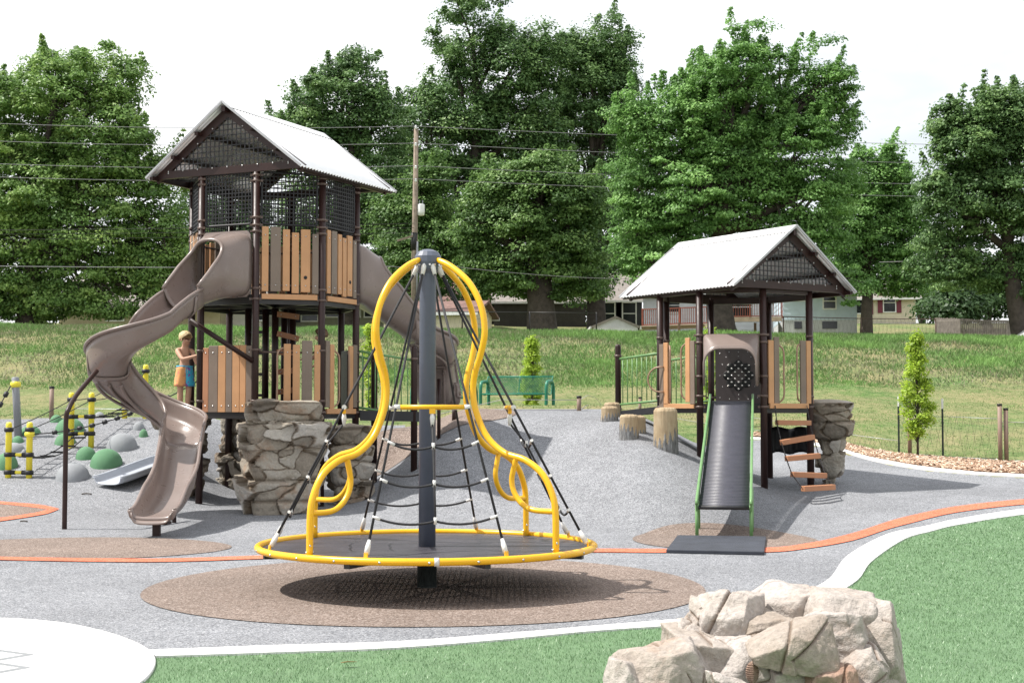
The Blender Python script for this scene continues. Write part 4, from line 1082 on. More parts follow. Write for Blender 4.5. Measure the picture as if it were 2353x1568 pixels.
    c_, s_ = math.cos(yaw), math.sin(yaw)
    Vv = np.column_stack([cx + X_ * c_ - Y_ * s_, cy + X_ * s_ + Y_ * c_, Z_])
    o = npmesh(name, Vv, Fc, M_['rock_wall'], smooth=True, attrs={'tone': ('POINT', tn), 'crack': ('POINT', ck)}, loc=(cx, cy, z0))
    return tag(o, label, 'rock', group)
gp = 'sculpted climbing rocks round the play structures'
wall_rock('climbing_rock', 'big square grey brown climbing rock under the front planks of the play tower', -3.18, 20.25, 1.02, .95, .06, 1.66, R(20), 3, (.46, .25), .045, tops=.02, lean=-.0, flare=.03, e=6.5, group=gp)
wall_rock('climbing_rock', 'low dark climbing rock in the shade right of the big square one', P(803, 1100, 21.2).x, 21.3, .58, .6, .2, 1.30, R(10), 5, (.34, .2), .06, tops=.06, flare=.06, group=gp)
wall_rock('climbing_rock', 'shaded rock pillar behind the posts under the play tower', P(548, 1000, 22.9).x, 23.0, .58, .45, .2, 1.50, R(-15), 8, (.36, .22), .05, tops=.04, group=gp)
wall_rock('climbing_rock', 'rough rock step behind the brown slide with the boy standing on it', -4.86, 21.6, .56, .55, .2, 1.50, R(12), 9, (.3, .14), .06, tops=.02, group=gp)
wall_rock('climbing_rock', 'tan rock slab that widens upwards, right of the hanging steps', P(1908, 1000, 22.4).x, 22.45, .40, .44, .3, 1.665, R(-25), 12, (.27, .24), .04, tops=.015, lean=.02, flare=.24, e=4, group=gp)
# foreground boulder: soft-edged polyhedra, grown together
def ico_dirs(n=26):
    g = np.linspace(-1, 1, n); a, b = np.meshgrid(g, g, indexing='ij'); a = np.tan(a * PI / 4); b = np.tan(b * PI / 4); o = np.ones_like(a); S = []; Fs = []
    for k, (f) in enumerate(((o, a, b), (-o, b, a), (b, o, a), (a, -o, b), (a, b, o), (b, a, -o))):
        d = np.stack([q.ravel() for q in f], 1); d /= np.linalg.norm(d, axis=1)[:, None]; base = k * n * n; S.append(d)
        i, j = np.meshgrid(np.arange(n - 1), np.arange(n - 1), indexing='ij'); q = base + i * n + j
        Fs.append(np.stack([q.ravel(), (q + n).ravel(), (q + n + 1).ravel(), (q + 1).ravel()], 1))
    return np.concatenate(S), np.concatenate(Fs)
DIRS, DF = ico_dirs(64)
def block(c, h, seed, extra=16, p=44, yaw=0, rough=.02, tilt=(0, 0), flat=None):
    r = np.random.default_rng(seed)
    ns = [(1, 0, 0), (-1, 0, 0), (0, 1, 0), (0, -1, 0), (0, 0, 1), (0, 0, -1)]; hs = [h[0], h[0], h[1], h[1], h[2], h[2]]
    N_ = [np.array(q, float) + r.normal(0, .13, 3) for q in ns]; Hs = list(hs)
    for k in range(extra):
        q = r.normal(0, 1, 3); q /= np.linalg.norm(q); N_.append(q); Hs.append(math.sqrt((q[0] * h[0])**2 + (q[1] * h[1])**2 + (q[2] * h[2])**2) * r.uniform(.86, 1.1))
    acc = np.zeros(len(DIRS))
    for q, hh in zip(N_, Hs): q = q / np.linalg.norm(q); acc += np.maximum(DIRS @ q / hh, 0) ** p
    rr = acc ** (-1 / p); V_ = DIRS * rr[:, None]
    n1 = fbm3(V_ * 1.0 + seed, 3.2, 4, seed); n2 = fbm3(V_ + seed, 13, 4, seed + 1)
    gv = np.zeros(len(V_)); hm = min(h)
    for k in range(2):          # straight fracture lines
        q = r.normal(0, 1, 3) * np.array([1, .6, 1.]); q /= np.linalg.norm(q); dd = V_ @ q - r.uniform(-.55, .55) * hm + .05 * hm * n1 * 2 + .03 * hm * n2
        lim = fbm3(V_ + k + seed, 3.5, 2, seed + 20 + k) > -.12
        gv = np.maximum(gv, np.exp(-(dd / .0055) ** 2) * lim); step = r.uniform(-.012, .012); V_ = V_ + DIRS * (step * (dd > 0) * lim)[:, None]
    V_ = V_ + DIRS * (rough * .8 * n1 + rough * .6 * n2 - .012 * gv + rough * .45 * (1 - np.abs(fbm3(V_ + 5 + seed, 7, 4, seed + 8)) * 2.5))[:, None]
    M = np.array(Matrix.Rotation(yaw, 3, 'Z') @ Matrix.Rotation(tilt[0], 3, 'X') @ Matrix.Rotation(tilt[1], 3, 'Y'))
    V_ = V_ @ M.T + np.array(c)
    tone = np.full(len(V_), np.clip(.52 + r.normal(0, .13), .2, .85)) + .25 * n1; crack = np.clip(gv * .8, 0, .8)
    return V_, tone, crack
def bz(zx, zy, Y_): return P((1500 + .4675 * zx) / 1.1055, (1350 + .4675 * (zy + 30)) / 1.1055, Y_)
k_ = .4675 / 1.1055 / FOC
BL = [  # zoom x, zoom y, depth, half w, half depth, half h (photo px), seed, yaw, tilt
    (390, 765, 6.05, 310, 270, 205, 21, .10, (.06, .05)), (180, 830, 6.0, 110, 180, 160, 22, .0, (0, 0)), (760, 432, 6.35, 180, 190, 135, 23, -.15, (.05, -.06)), (600, 440, 6.42, 75, 120, 110, 24, .3, (0, .1)),
    (1180, 430, 6.62, 470, 260, 165, 25, .03, (.03, .02)), (1535, 640, 6.35, 150, 260, 310, 26, .1, (0, .04)), (1085, 592, 5.95, 250, 170, 100, 27, -.25, (.16, -.10)), (1370, 450, 6.40, 230, 210, 150, 28, .15, (.0, .08)),
    (1090, 800, 6.02, 130, 160, 150, 29, .1, (0, 0)), (1310, 800, 5.92, 150, 150, 130, 30, .25, (-.05, .08)), (860, 740, 6.12, 200, 200, 190, 31, 0, (.1, .05)), (755, 850, 5.85, 85, 120, 85, 32, .3, (.1, .1)),
    (560, 545, 6.35, 150, 180, 60, 33, .1, (.05, .16)), (1590, 830, 6.3, 90, 180, 150, 34, 0, (0, 0)), (1480, 900, 5.95, 120, 120, 90, 35, .2, (0, 0)), (860, 1010, 6.25, 640, 420, 300, 36, 0, (0, 0)), (1180, 690, 6.42, 420, 260, 270, 37, 0, (0, 0)), (700, 640, 6.22, 260, 240, 110, 40, .1, (.05, .05)), (930, 520, 6.3, 160, 220, 130, 41, .2, (0, .1)), (1290, 560, 6.3, 200, 220, 160, 42, -.1, (.05, 0)), (1470, 720, 6.1, 110, 160, 120, 38, .3, (.1, .0))]
VV, TT, CC, FF = [], [], [], []; off_ = 0
for (zx, zy, Y_, hw, hd, hh, sd, yw, tl) in BL:
    s_ = k_ * Y_; V_, tn, ck = block(bz(zx, zy, Y_), (hw * s_ * .97, hd * s_, hh * s_ * .96), sd, yaw=yw, tilt=tl, rough=.017)
    if sd == 30: tn = tn * 0 - .05
    VV.append(V_); TT.append(tn); CC.append(ck); FF.append(DF + off_); off_ += len(V_)
V_ = np.concatenate(VV); V_[:, 2] = np.maximum(V_[:, 2], -.02)
bc = bz(860, 1000, 6.2)
bo = npmesh('boulder', V_, np.concatenate(FF), M_['rock_pale'], smooth=True, attrs={'tone': ('POINT', np.concatenate(TT)), 'crack': ('POINT', np.concatenate(CC))}, loc=(bc.x, bc.y, 0))
tag(bo, 'pale cream boulder of grown together blocks on the green turf in front', 'rock')
# fossil relief on its front
fc = bz(880, 735, 5.93); m = MB(); rows = []
for i in range(33):
    f = i / 32 * 2 - 1; w = .027 * math.sqrt(max(0, 1 - f * f)) * (1 + .12 * math.cos(f * 34)); row = []
    for j in range(13):
        g = j / 12 * 2 - 1; row.append(fc + Vector((w * g, .012 - .022 * math.sqrt(max(0, 1 - f * f)) * (1 - g * g * .8) - .004 * math.cos(f * 34) - .005 * math.exp(-(g * 4)**2), -.045 * f)))
    rows.append(row)
m.grid(rows, True); m.build('fossil_relief', M_['rock_pale'], bo)

# tree-stump steps
def stump(u, vt, vb, wu, seed, label):
    g = G(u, vb - 4, 15, 30); Y_ = g.y + wu / 2 * g.y / FOC; r_ = wu / 2 * Y_ / FOC; zt = P(u, vt + 3, Y_).z; x0 = P(u, vb, Y_).x; z0 = h1(x0, Y_) - .1
    nth, nz = 96, 60; th = np.linspace(0, 2 * PI, nth, endpoint=False); rr = np.random.default_rng(seed); rows = []; bark = []
    bl = .30 + .30 * np.abs(((th * 2.2 + seed) % 1.0) - .5) * 2 + .16 * np.sin(th * 1 + seed) + rr.normal(0, .02, nth)
    vs = []; at = []
    P0 = np.stack([np.cos(th), np.sin(th), 0 * th], 1)
    grain = fbm3(np.column_stack([np.cos(th) * 6, np.sin(th) * 6, 0 * th + seed]), 3, 3, seed)
    for i in range(nz):
        f = i / (nz - 1); isb = f < bl; z = z0 + (zt - z0) * f
        g2 = fbm3(np.column_stack([np.cos(th) * 9, np.sin(th) * 9, 0 * th + f * 3]), 2.5, 3, seed + 2)
        rad = r_ * (1 + .03 * grain + .07 * (1 - f) ** 3 + np.where(isb, .035 + .05 * g2, .0)) * (1 - .12 * float(sst(.94, 1, f)))
        vs += [(x0 + rad[k] * P0[k, 0], Y_ + rad[k] * P0[k, 1], z + .012 * grain[k] * f) for k in range(nth)]; at += [1. if b else 0. for b in isb]
    for i in range(1, 9):
        q = 1 - i / 8; vs += [(x0 + r_ * .88 * q * P0[k, 0], Y_ + r_ * .88 * q * P0[k, 1], zt + .012 + .006 * math.sin(q * 40) + .012 * grain[k] * q) for k in range(nth)]; at += [0.] * nth
    nr = nz + 8; i, j = np.meshgrid(np.arange(nr - 1), np.arange(nth), indexing='ij'); a = i * nth + j; b = i * nth + (j + 1) % nth
    o = npmesh('stump_step', np.array(vs), np.stack([a.ravel(), b.ravel(), (b + nth).ravel(), (a + nth).ravel()], 1), M_['stump'], smooth=True, attrs={'bark': ('POINT', at)}, loc=(x0, Y_, z0))
    return tag(o, label, 'stump step', 'stump steps up the grey mound')
t = NT('stump'); b = t.bsdf(Roughness=.8); co = t.coord('Object', (1, 1, .16)); n1 = t.noise(co, 16, 5, .7); n2 = t.noise(t.coord(), 4, 4, .7)
wood = t.ramp(t.math('ADD', t.math('MULTIPLY', n1, .5), t.math('MULTIPLY', n2, .5)), [(.3, (.24, .17, .095)), (.5, (.38, .29, .18)), (.7, (.48, .395, .27))])
brk = t.ramp(t.noise(co, 30, 4, .7), [(.35, (.07, .068, .066)), (.6, (.24, .24, .24)), (.75, (.40, .40, .40))])
t.l(t.mix(t.attr('bark'), wood, brk), b.inputs['Base Color']); t.l(t.bump(n1, .7, .03), b.inputs['Normal']); M_['stump'] = t.m
stump(1529, 935, 1040, 54, 1, 'tall stump step with grey bark points, nearest to the pavilion')
stump(1445, 951, 1014, 42, 4, 'middle height stump step leaning on a smaller one behind')
stump(1463, 953, 998, 40, 6, 'stump step mostly hidden behind the middle one')
stump(1400, 932, 972, 38, 9, 'low stump step with a grey bark patch near the mound crest')
stump(1406, 923, 960, 37, 13, 'farthest stump step, tan top showing over the low one')
# ------------------------------------------------------------------ play items on the left bank
M_['dome_grey'] = simple('dome_grey', (.27, .285, .30), .8, .12, 3, bump=.4, bscale=180)
M_['dome_green'] = simple('dome_green', (.10, .235, .12), .8, .16, 3, bump=.4, bscale=180)
def dome(ul, ur, vt, vb, mk, label):
    uc = (ul + ur) / 2; g = G(uc, vb - .25 * (vb - vt), 15, 30); r_ = (ur - ul) / 2 * g.y / FOC; zt = P(uc, vt, g.y).z; hh = max(.08, zt - g.z)
    m = MB(); nth = 40; rows = []
    for i in range(15):
        a = PI / 2 * i / 14; rows.append([])
        for k in range(nth):
            t_ = 2 * PI * k / nth; x = g.x + r_ * math.cos(a) * math.cos(t_) * (1 + .03 * math.sin(t_ + uc)); y = g.y + r_ * math.cos(a) * math.sin(t_)
            zb = h1(x, y) - .03; rows[-1].append((x, y, zb + (g.z - zb + hh) * math.sin(a) ** .9 if a > 0 else zb))
    m.grid(rows, True, closed=True)
    if uc % 3 < 1.6:
        sm = MB(); t0 = 2.2 + uc % 1; sm.tube([(g.x + r_ * 1.003 * math.cos(a) * math.cos(t0 + PI), g.y - abs(r_ * math.cos(a) * math.sin(t0)) * 1.0, h1(g.x, g.y) + hh * math.sin(a)) for a in np.linspace(.2, PI / 2, 9)], .004, 6)
    o = rootmesh(m, 'climbing_dome', M_['dome_' + mk], tuple(g), label, 'climbing dome', 'rubber half domes on the left bank')
D = [(130, 206, 1062, 1109, 'grey', 'grey dome nearest the viewer, right behind the bent slide pole'), (208, 281, 1030, 1079, 'green', 'large green dome in front of the big grey one'),
     (174, 221, 1025, 1058, 'green', 'small green dome tucked left of the large green one'), (246, 316, 994, 1039, 'grey', 'big grey dome on the slope below the rope bridge'),
     (127, 193, 958.5, 1000, 'green', 'big green dome behind the middle pair of yellow posts'), (126, 174, 994, 1025, 'green', 'green dome low behind the bent slide pole'),
     (115, 144, 952, 972, 'green', 'small green dome on the crest beside a thin fence post'), (45, 93, 977, 1002, 'green', 'green dome beside the foot of the grey rope post'),
     (27, 55, 1000.6, 1020, 'green', 'small green dome between the front yellow posts'), (7, 56, 1016, 1040, 'grey', 'grey dome behind the front pair of yellow posts'),
     (-12, 40, 1039, 1083, 'green', 'green dome at the photo edge behind the first yellow post'), (216, 240, 946, 959.5, 'grey', 'small grey dome on the crest behind the bridge'),
     (305, 333, 968, 991, 'grey', 'grey dome high on the bank left of the brown slide'), (319, 340, 985, 1008, 'green', 'small green dome half hidden by rock and slide'),
     (48, 63, 1034, 1046, 'grey', 'smallest grey dome beside the second front post')]
for d in D: dome(*d)
br = thing('rope_bridge', 'rope bridge of black rungs strung between three pairs of yellow posts', 'rope bridge', G(110, 1060, 15, 30))
YR_ = .0465
pr_uv = [((18.7, 1095.5, 969), (66.6, 1097, 969)), ((163, 1028, 901), (209, 1027, 901)), ((286, 961, 840), (333.5, 961, 837))]
posts = []
for (a, b) in pr_uv:
    row = []
    for (u, vb, vt) in (a, b):
        g = G(u, vb, 15, 32); zt = P(u, vt, g.y).z; m = MB(); m.lathe([(YR_, g.z - .05), (YR_, zt - .06), (YR_ * .95, zt - .02), (YR_ * .6, zt), (0, zt)], (g.x, g.y, 0), 18); po = m.build('bridge_post', M_['yellow_post'], br)
        m = MB(); m.lathe([(YR_, -.035), (YR_ + .02, -.03), (YR_ + .025, 0), (YR_ + .02, .03), (YR_, .035)], (g.x, g.y, zt - .115), 18); m.build('rope_collar', M_['black_vinyl'], po)
        row.append((g, zt, po))
    posts.append(row)
def cross(i, fr):
    (a, za, pa), (b, zb, pb) = posts[i]; z0 = a.z + (za - a.z) * fr; z1 = b.z + (zb - b.z) * fr
    p, q = Vector((a.x, a.y, z0)), Vector((b.x, b.y, z1)); m = MB(); m.tube([p, q], .026, 10); o = m.build('cross_bar', M_['yellow_post'], br)
    for w, pp in ((p, pa), (q, pb)):
        m = MB(); d = (q - p).normalized() * (1 if w is p else -1); m.lathe([(YR_, -.035), (YR_ + .018, -.03), (YR_ + .02, 0), (YR_ + .018, .03), (YR_, .035)], w, 16); m.tube([w, w + d * .11], .034, 10); m.build('bar_clamp', M_['black_vinyl'], pp)
    return p, q
cA = cross(0, .41); cross(0, .09); cB2 = cross(1, .56); cB1 = cross(1, .25); cC = cross(2, .30)
def strand(a, b, sag, r_=.008, n=14): return [a.lerp(b, i / n) - Vector((0, 0, sag * 4 * (i / n) * (1 - i / n))) for i in range(n + 1)], r_
def netbridge(p, q, sag, nr):
    m = MB(); L_, r1 = strand(p[0].lerp(p[1], .25), q[0].lerp(q[1], .25), sag); Rr, r1 = strand(p[0].lerp(p[1], .85), q[0].lerp(q[1], .85), sag)
    m.tube(L_, .009, 8); m.tube(Rr, .009, 8); o = m.build('bridge_rope', M_['rope'], br)
    for i in range(nr):
        f = (i + .6) / nr; k = f * 14; k0 = int(k); a = L_[k0].lerp(L_[min(14, k0 + 1)], k - k0); b = Rr[k0].lerp(Rr[min(14, k0 + 1)], k - k0); m = MB(); m.beam(a - (b - a) * .1, b + (b - a) * .1, .045, .028); m.build('rung', M_['black_vinyl'], o)
netbridge(cA, cB1, .17, 6); netbridge(cB2, cC, .10, 6)
for i in range(2):
    for k in range(2):
        (a, za, _), (b, zb, _) = posts[i][k], posts[i + 1][k]; m = MB(); pts, r1 = strand(Vector((a.x, a.y, za - .115)), Vector((b.x, b.y, zb - .115)), .02 if i == 0 else .14); m.tube(pts, .0075, 8); m.build('hand_rope', M_['rope'], br)
# knotted rope from the front post to the tower
kr = MB(); a = Vector((posts[0][1][0].x, posts[0][1][0].y, P(66, 997, posts[0][1][0].y).z)); b = Vector((-4.72, 21.95, 1.98)); pts = [a.lerp(b, i / 40) - Vector((0, 0, .28 * 4 * (i / 40) * (1 - i / 40) * .62)) for i in range(41)]
kr.tube(pts, .009, 8)
kro = rootmesh(kr, 'knotted_rope', M_['rope'], tuple(a), 'long knotted black rope rising from the second front post to the play tower', 'rope')
for i in range(6, 39, 3):
    d = (pts[min(40, i + 1)] - pts[i]).normalized(); m = MB(); m.tube([pts[i] - d * .04, pts[i] - d * .03, pts[i] + d * .03, pts[i] + d * .04], [.018, .034, .034, .018], 10); m.build('knot', M_['black_vinyl'], kro)
m = MB(); m.lathe([(YR_, -.04), (YR_ + .025, -.03), (YR_ + .03, .0), (YR_ + .025, .03), (YR_, .04)], a, 16); m.build('rope_collar', M_['yellow_post'], kro)
# grey rope post leaning at the left edge
g = G(42, 1003, 15, 34); tp = P(35, 866, g.y); rpst = thing('rope_post', 'leaning light grey post with yellow collar and knotted rope at the left edge', 'post', g)
m = MB(); d = (tp - g).normalized(); m.tube([g - d * .1, tp - d * .01, tp], [.062, .058, .045], 18); m.build('post', M_['light_grey_steel'], rpst)
m = MB(); c = tp - d * .12; m.tube([c - d * .05, c - d * .03, c + d * .03, c + d * .05], [.06, .085, .085, .06], 18); m.build('collar', M_['yellow_post'], rpst)
m = MB(); e = P(-60, 1040, g.y - .8); s0 = c + Vector((-.06, -.03, 0)); pts = [s0.lerp(e, i / 20) for i in range(21)]; m.tube(pts, .01, 8); ro = m.build('rope', M_['rope'], rpst)
for i in range(3, 20, 3):
    m = MB(); d2 = (e - s0).normalized(); m.tube([pts[i] - d2 * .05, pts[i] - d2 * .035, pts[i] + d2 * .035, pts[i] + d2 * .05], [.02, .04, .04, .02], 10); m.build('knot', M_['black_vinyl'], ro)
# white bank slide
ft = G(247, 1124, 15, 30); up_ = G(430, 1066, 15, 30); d = (up_ - ft); hd = math.degrees(math.atan2(ft.y - up_.y, ft.x - up_.x)); Lb = math.hypot(d.x, d.y)
sgb = path((up_.x, up_.y), hd, [('s', Lb)])
def zfb(s): return float(np.interp(s, [-.2, 0, Lb * .72, Lb - .35, Lb + .2], [up_.z + .05, up_.z, ft.z + .34, ft.z + .05, ft.z + .03]))
bs = thing('bank_slide', 'short pale grey slide on the bank behind the brown spiral slide', 'slide', (ft.x, ft.y, ft.z))
def zfb(s):
    f = s / Lb; return float(np.mean([h1(up_.x + (ft.x - up_.x) * min(1, max(0, f + d)), up_.y + (ft.y - up_.y) * min(1, max(0, f + d))) for d in (-.12, -.06, 0, .06, .12)])) + .06
chute(sgb, zfb, lambda s: uprof(0, .11, .11, .25), bs, 'slide_chute', M_['white_slide'], rim_r=.02)
# ------------------------------------------------------------------ children
def skin_body(name, joints, edges, parent, mat):
    names = list(joints); idx = {n: i for i, n in enumerate(names)}
    me = bpy.data.meshes.new(name); off = wloc(parent)
    me.from_pydata([tuple(Vector(joints[n][0]) - off) for n in names], [(idx[a], idx[b]) for a, b in edges], [])
    o = bpy.data.objects.new(name, me); COL.objects.link(o); o.parent = parent
    sk = o.modifiers.new('skin', 'SKIN'); sk.use_smooth_shade = True; sk.branch_smoothing = .6
    for n in names:
        sv = me.skin_vertices[0].data[idx[n]]; r = joints[n][1]; sv.radius = r if hasattr(r, '__len__') else (r, r); sv.use_root = (n == 'pelvis')
    ss = o.modifiers.new('sub', 'SUBSURF'); ss.levels = 2; ss.render_levels = 2
    me.materials.append(mat); return o
def child(name, label, base, f, J, hands, colours, hairc, parent_label):
    """J: joint -> (along image x, towards front f, up) in metres from base"""
    root = thing('person', label, 'person', base)
    fx = Vector((f[0], f[1], 0)).normalized(); rx = Vector((fx.y, -fx.x, 0))     # rx: the child's own right
    def W3(p): return base + rx * p[0] + fx * p[1] + Vector((0, 0, p[2]))
    jt = {k: (W3(p), r) for k, (p, r) in J.items()}
    E = [('pelvis', 'belly'), ('belly', 'chest'), ('chest', 'neckb'), ('neckb', 'neck'), ('neck', 'jaw'), ('jaw', 'skull'), ('jaw', 'nose')]
    for s in 'rl':
        E += [('pelvis', s + 'hip'), (s + 'hip', s + 'knee'), (s + 'knee', s + 'calf'), (s + 'calf', s + 'ankle'), (s + 'ankle', s + 'heel'), (s + 'ankle', s + 'ball'), (s + 'ball', s + 'toe'),
              ('neckb', s + 'shoulder'), (s + 'shoulder', s + 'elbow'), (s + 'elbow', s + 'wrist'), (s + 'wrist', s + 'palm')]
        d = (jt[s + 'wrist'][0] - jt[s + 'elbow'][0]).normalized(); pd = Vector(hands[s]).normalized(); d = (d * .4 + pd).normalized(); side = d.cross(Vector((0, 0, 1))).normalized()
        pc = jt[s + 'palm'][0]
        for i, (w, l) in enumerate(((-.018, .036), (-.006, .042), (.006, .040), (.017, .031))):
            b0 = pc + side * w + d * .016; jt[f'{s}f{i}a'] = (b0, .0062); jt[f'{s}f{i}b'] = (b0 + d * l * .55 - Vector((0, 0, .003)), .0055); jt[f'{s}f{i}c'] = (b0 + d * l - Vector((0, 0, .012)), .0046)
            E += [(s + 'palm', f'{s}f{i}a'), (f'{s}f{i}a', f'{s}f{i}b'), (f'{s}f{i}b', f'{s}f{i}c')]
        sg = -1 if s == 'r' else 1
        b0 = pc + side * sg * .02 - d * .006; jt[s + 'ta'] = (b0, .0068); jt[s + 'tb'] = (b0 + (side * sg * .6 + d).normalized() * .026, .0055); E += [(s + 'palm', s + 'ta'), (s + 'ta', s + 'tb')]
    body = skin_body('body', jt, E, root, M_['skin'])
    sk = jt['skull'][0]; jw = jt['jaw'][0]; hf = Vector(hands['face']).normalized(); hr = hf.cross(Vector((0, 0, 1))).normalized()
    # hair cap
    m = MB(); rows = []; rng = random.Random(3)
    for i in range(12):
        a = PI * .53 * i / 11; row = []
        for k in range(26):
            t_ = 2 * PI * k / 26; fr = math.cos(t_)                      # +1 = face side
            lim = 1 - .52 * max(0, fr) ** 1.2 + .12 * max(0, -fr); a2 = a * lim * 1.12
            q = .098 + .006 * math.sin(t_ * 9 + i) + rng.uniform(-.003, .003)
            row.append(sk + Vector((0, 0, .006)) + (hf * math.cos(t_) * 1.06 + hr * math.sin(t_) * .90) * q * math.sin(a2) + Vector((0, 0, q * .98 * math.cos(a2))) - hf * .008)
        rows.append(row)
    m.grid(rows, True, closed=True); m.build('hair', hairc, root, solid=.006)
    for sd in (-1, 1):
        m = MB(); c = sk * .55 + jw * .45 + hr * sd * .078 - hf * .012; m.lathe([(.0, -.006), (.013, -.004), (.018, .003), (.010, .007), (0, .006)], c, 12, Matrix((hf, Vector((0, 0, 1.3)), hr * sd)).transposed()); m.build('ear', M_['skin'], root)
        m = MB(); c = sk * .52 + jw * .48 + hr * sd * .030 + hf * .080; m.lathe([(0, -.003), (.006, -.001), (.0065, .001), (.0, .003)], c, 10, Matrix((hr, Vector((0, 0, .6)), hf)).transposed()); m.build('eye', M_['dark'], root)
    m = MB(); c = jw + hf * .068 - Vector((0, 0, .012)); m.lathe([(0, -.003), (.014, -.001), (.015, .002), (0, .004)], c, 10, Matrix((hr, Vector((0, 0, .35)), hf)).transposed()); m.build('mouth', simple('lips', (.42, .13, .10), .5, .1, 8), root)
    # shorts: waist + two wide legs
    pv_ = jt['pelvis'][0]
    sh = None
    for s, sg in (('r', 1), ('l', -1)):
        hp, kn = jt[s + 'hip'][0], jt[s + 'knee'][0]; m = MB(); rows = []
        for i in range(9):
            f_ = i / 8; c = (pv_ + Vector((0, 0, .07)) + rx * sg * .035).lerp(hp.lerp(kn, .70), f_) ; wv = .078 + .012 * f_ ; dv = .088 + .002 * f_; row = []
            for k in range(28):
                t_ = 2 * PI * k / 28; wob = 1 + (.05 * math.sin(t_ * 5 + i * .4 + sg)) * f_; row.append(c + rx * math.cos(t_) * wv * wob + fx * math.sin(t_) * dv * wob)
            rows.append(row)
        m.grid(rows, True, closed=True)
        if sh is None: sh = m.build('shorts', colours[0], root, solid=.004)
        else: m.build('shorts_leg', colours[1], sh, solid=.004)
    m = MB(); m.tube([pv_ + Vector((0, 0, .072)) + rx * math.cos(t_) * .112 + fx * math.sin(t_) * .088 for t_ in np.linspace(0, 2 * PI, 28, endpoint=False)], .012, 8, closed=True); m.build('waistband', colours[2], sh)
    if len(colours) > 3:
        m = MB()
        for dx in (-.006, .008): m.tube([pv_ + fx * .098 + rx * dx + Vector((0, 0, .07)), pv_ + fx * .104 + rx * dx * 2 + Vector((0, 0, .02)), pv_ + fx * .106 + rx * dx * 2.4 - Vector((0, 0, .03))], .0035, 6)
        m.build('drawstring', colours[3], sh)
    return root
def cloth(name, base, blot, scale=18):
    t = NT(name); b = t.bsdf(Roughness=.85); n = t.noise(t.coord(), scale, 2, .5)
    t.l(t.ramp(n, [(.56, base), (.62, blot)], 'LINEAR'), b.inputs['Base Color']); return t.m
k = 1.0
J = {'pelvis': ((0, 0, .60), (.088, .075)), 'belly': ((0, .0, .72), (.082, .064)), 'chest': ((0, -.005, .84), (.094, .068)), 'neckb': ((0, -.01, .925), (.06, .05)), 'neck': ((0, .0, .965), .036), 'jaw': ((-.01, .035, 1.02), (.058, .06)), 'skull': ((-.01, .022, 1.085), (.082, .088)), 'nose': ((-.02, .108, 1.045), .010),
     'rhip': ((.062, 0, .54), .068), 'rknee': ((.062, .012, .315), .044), 'rcalf': ((.060, -.006, .22), .046), 'rankle': ((.045, -.005, .06), .028), 'rheel': ((.045, -.03, .022), .022), 'rball': ((.048, .06, .018), .022), 'rtoe': ((.05, .095, .014), .016),
     'lhip': ((-.062, 0, .54), .068), 'lknee': ((-.058, .020, .315), .044), 'lcalf': ((-.056, .0, .22), .046), 'lankle': ((-.045, .0, .06), .028), 'lheel': ((-.045, -.025, .022), .022), 'lball': ((-.05, .065, .018), .022), 'ltoe': ((-.052, .10, .014), .016),
     'rshoulder': ((.115, -.01, .905), .043), 'relbow': ((.075, .165, .765), .032), 'rwrist': ((-.115, .275, .825), .022), 'rpalm': ((-.155, .295, .84), (.026, .014)),
     'lshoulder': ((-.115, .0, .90), .042), 'lelbow': ((-.155, .10, .70), .031), 'lwrist': ((-.19, .20, .745), .022), 'lpalm': ((-.20, .24, .755), (.026, .014))}
g0 = P(423, 927, 21.35); g0.z = 1.515
child('person', 'blond boy in orange and blue swim shorts standing on the rock beside the tower', g0, (.42, -.80), J, {'r': (.9, .1, .12), 'l': (.8, .4, .1), 'face': (.80, -.58, -.12)},
      [cloth('shorts_orange', (.74, .36, .14), (.62, .24, .16)), cloth('shorts_blue', (.05, .42, .62), (.20, .12, .40)), cloth('shorts_band', (.08, .42, .62), (.07, .36, .55)), M_['white_fit']], M_['hair'], '')
J2 = dict(J); J2.update({'relbow': ((.14, .12, .74), .031), 'rwrist': ((.09, .26, .72), .021), 'rpalm': ((.085, .30, .725), (.026, .014)), 'lelbow': ((-.15, .02, .70), .031), 'lwrist': ((-.12, .12, .62), .021), 'lpalm': ((-.11, .155, .61), (.026, .014))})
g1 = P(738, 935, 21.62); g1.z = ZL + .005
child('person', 'child in dark blue shorts half hidden by planks and a post in the tower', g1, (-.95, -.2), J2, {'r': (-.9, 0, 0), 'l': (-.6, -.3, -.3), 'face': (-.95, -.2, -.1)},
      [cloth('shorts_navy', (.015, .06, .28), (.05, .28, .55)), cloth('shorts_navy', (.015, .06, .28), (.05, .28, .55)), M_['black_vinyl']], simple('hair_brown', (.12, .07, .035), .6, .3, 60), '')
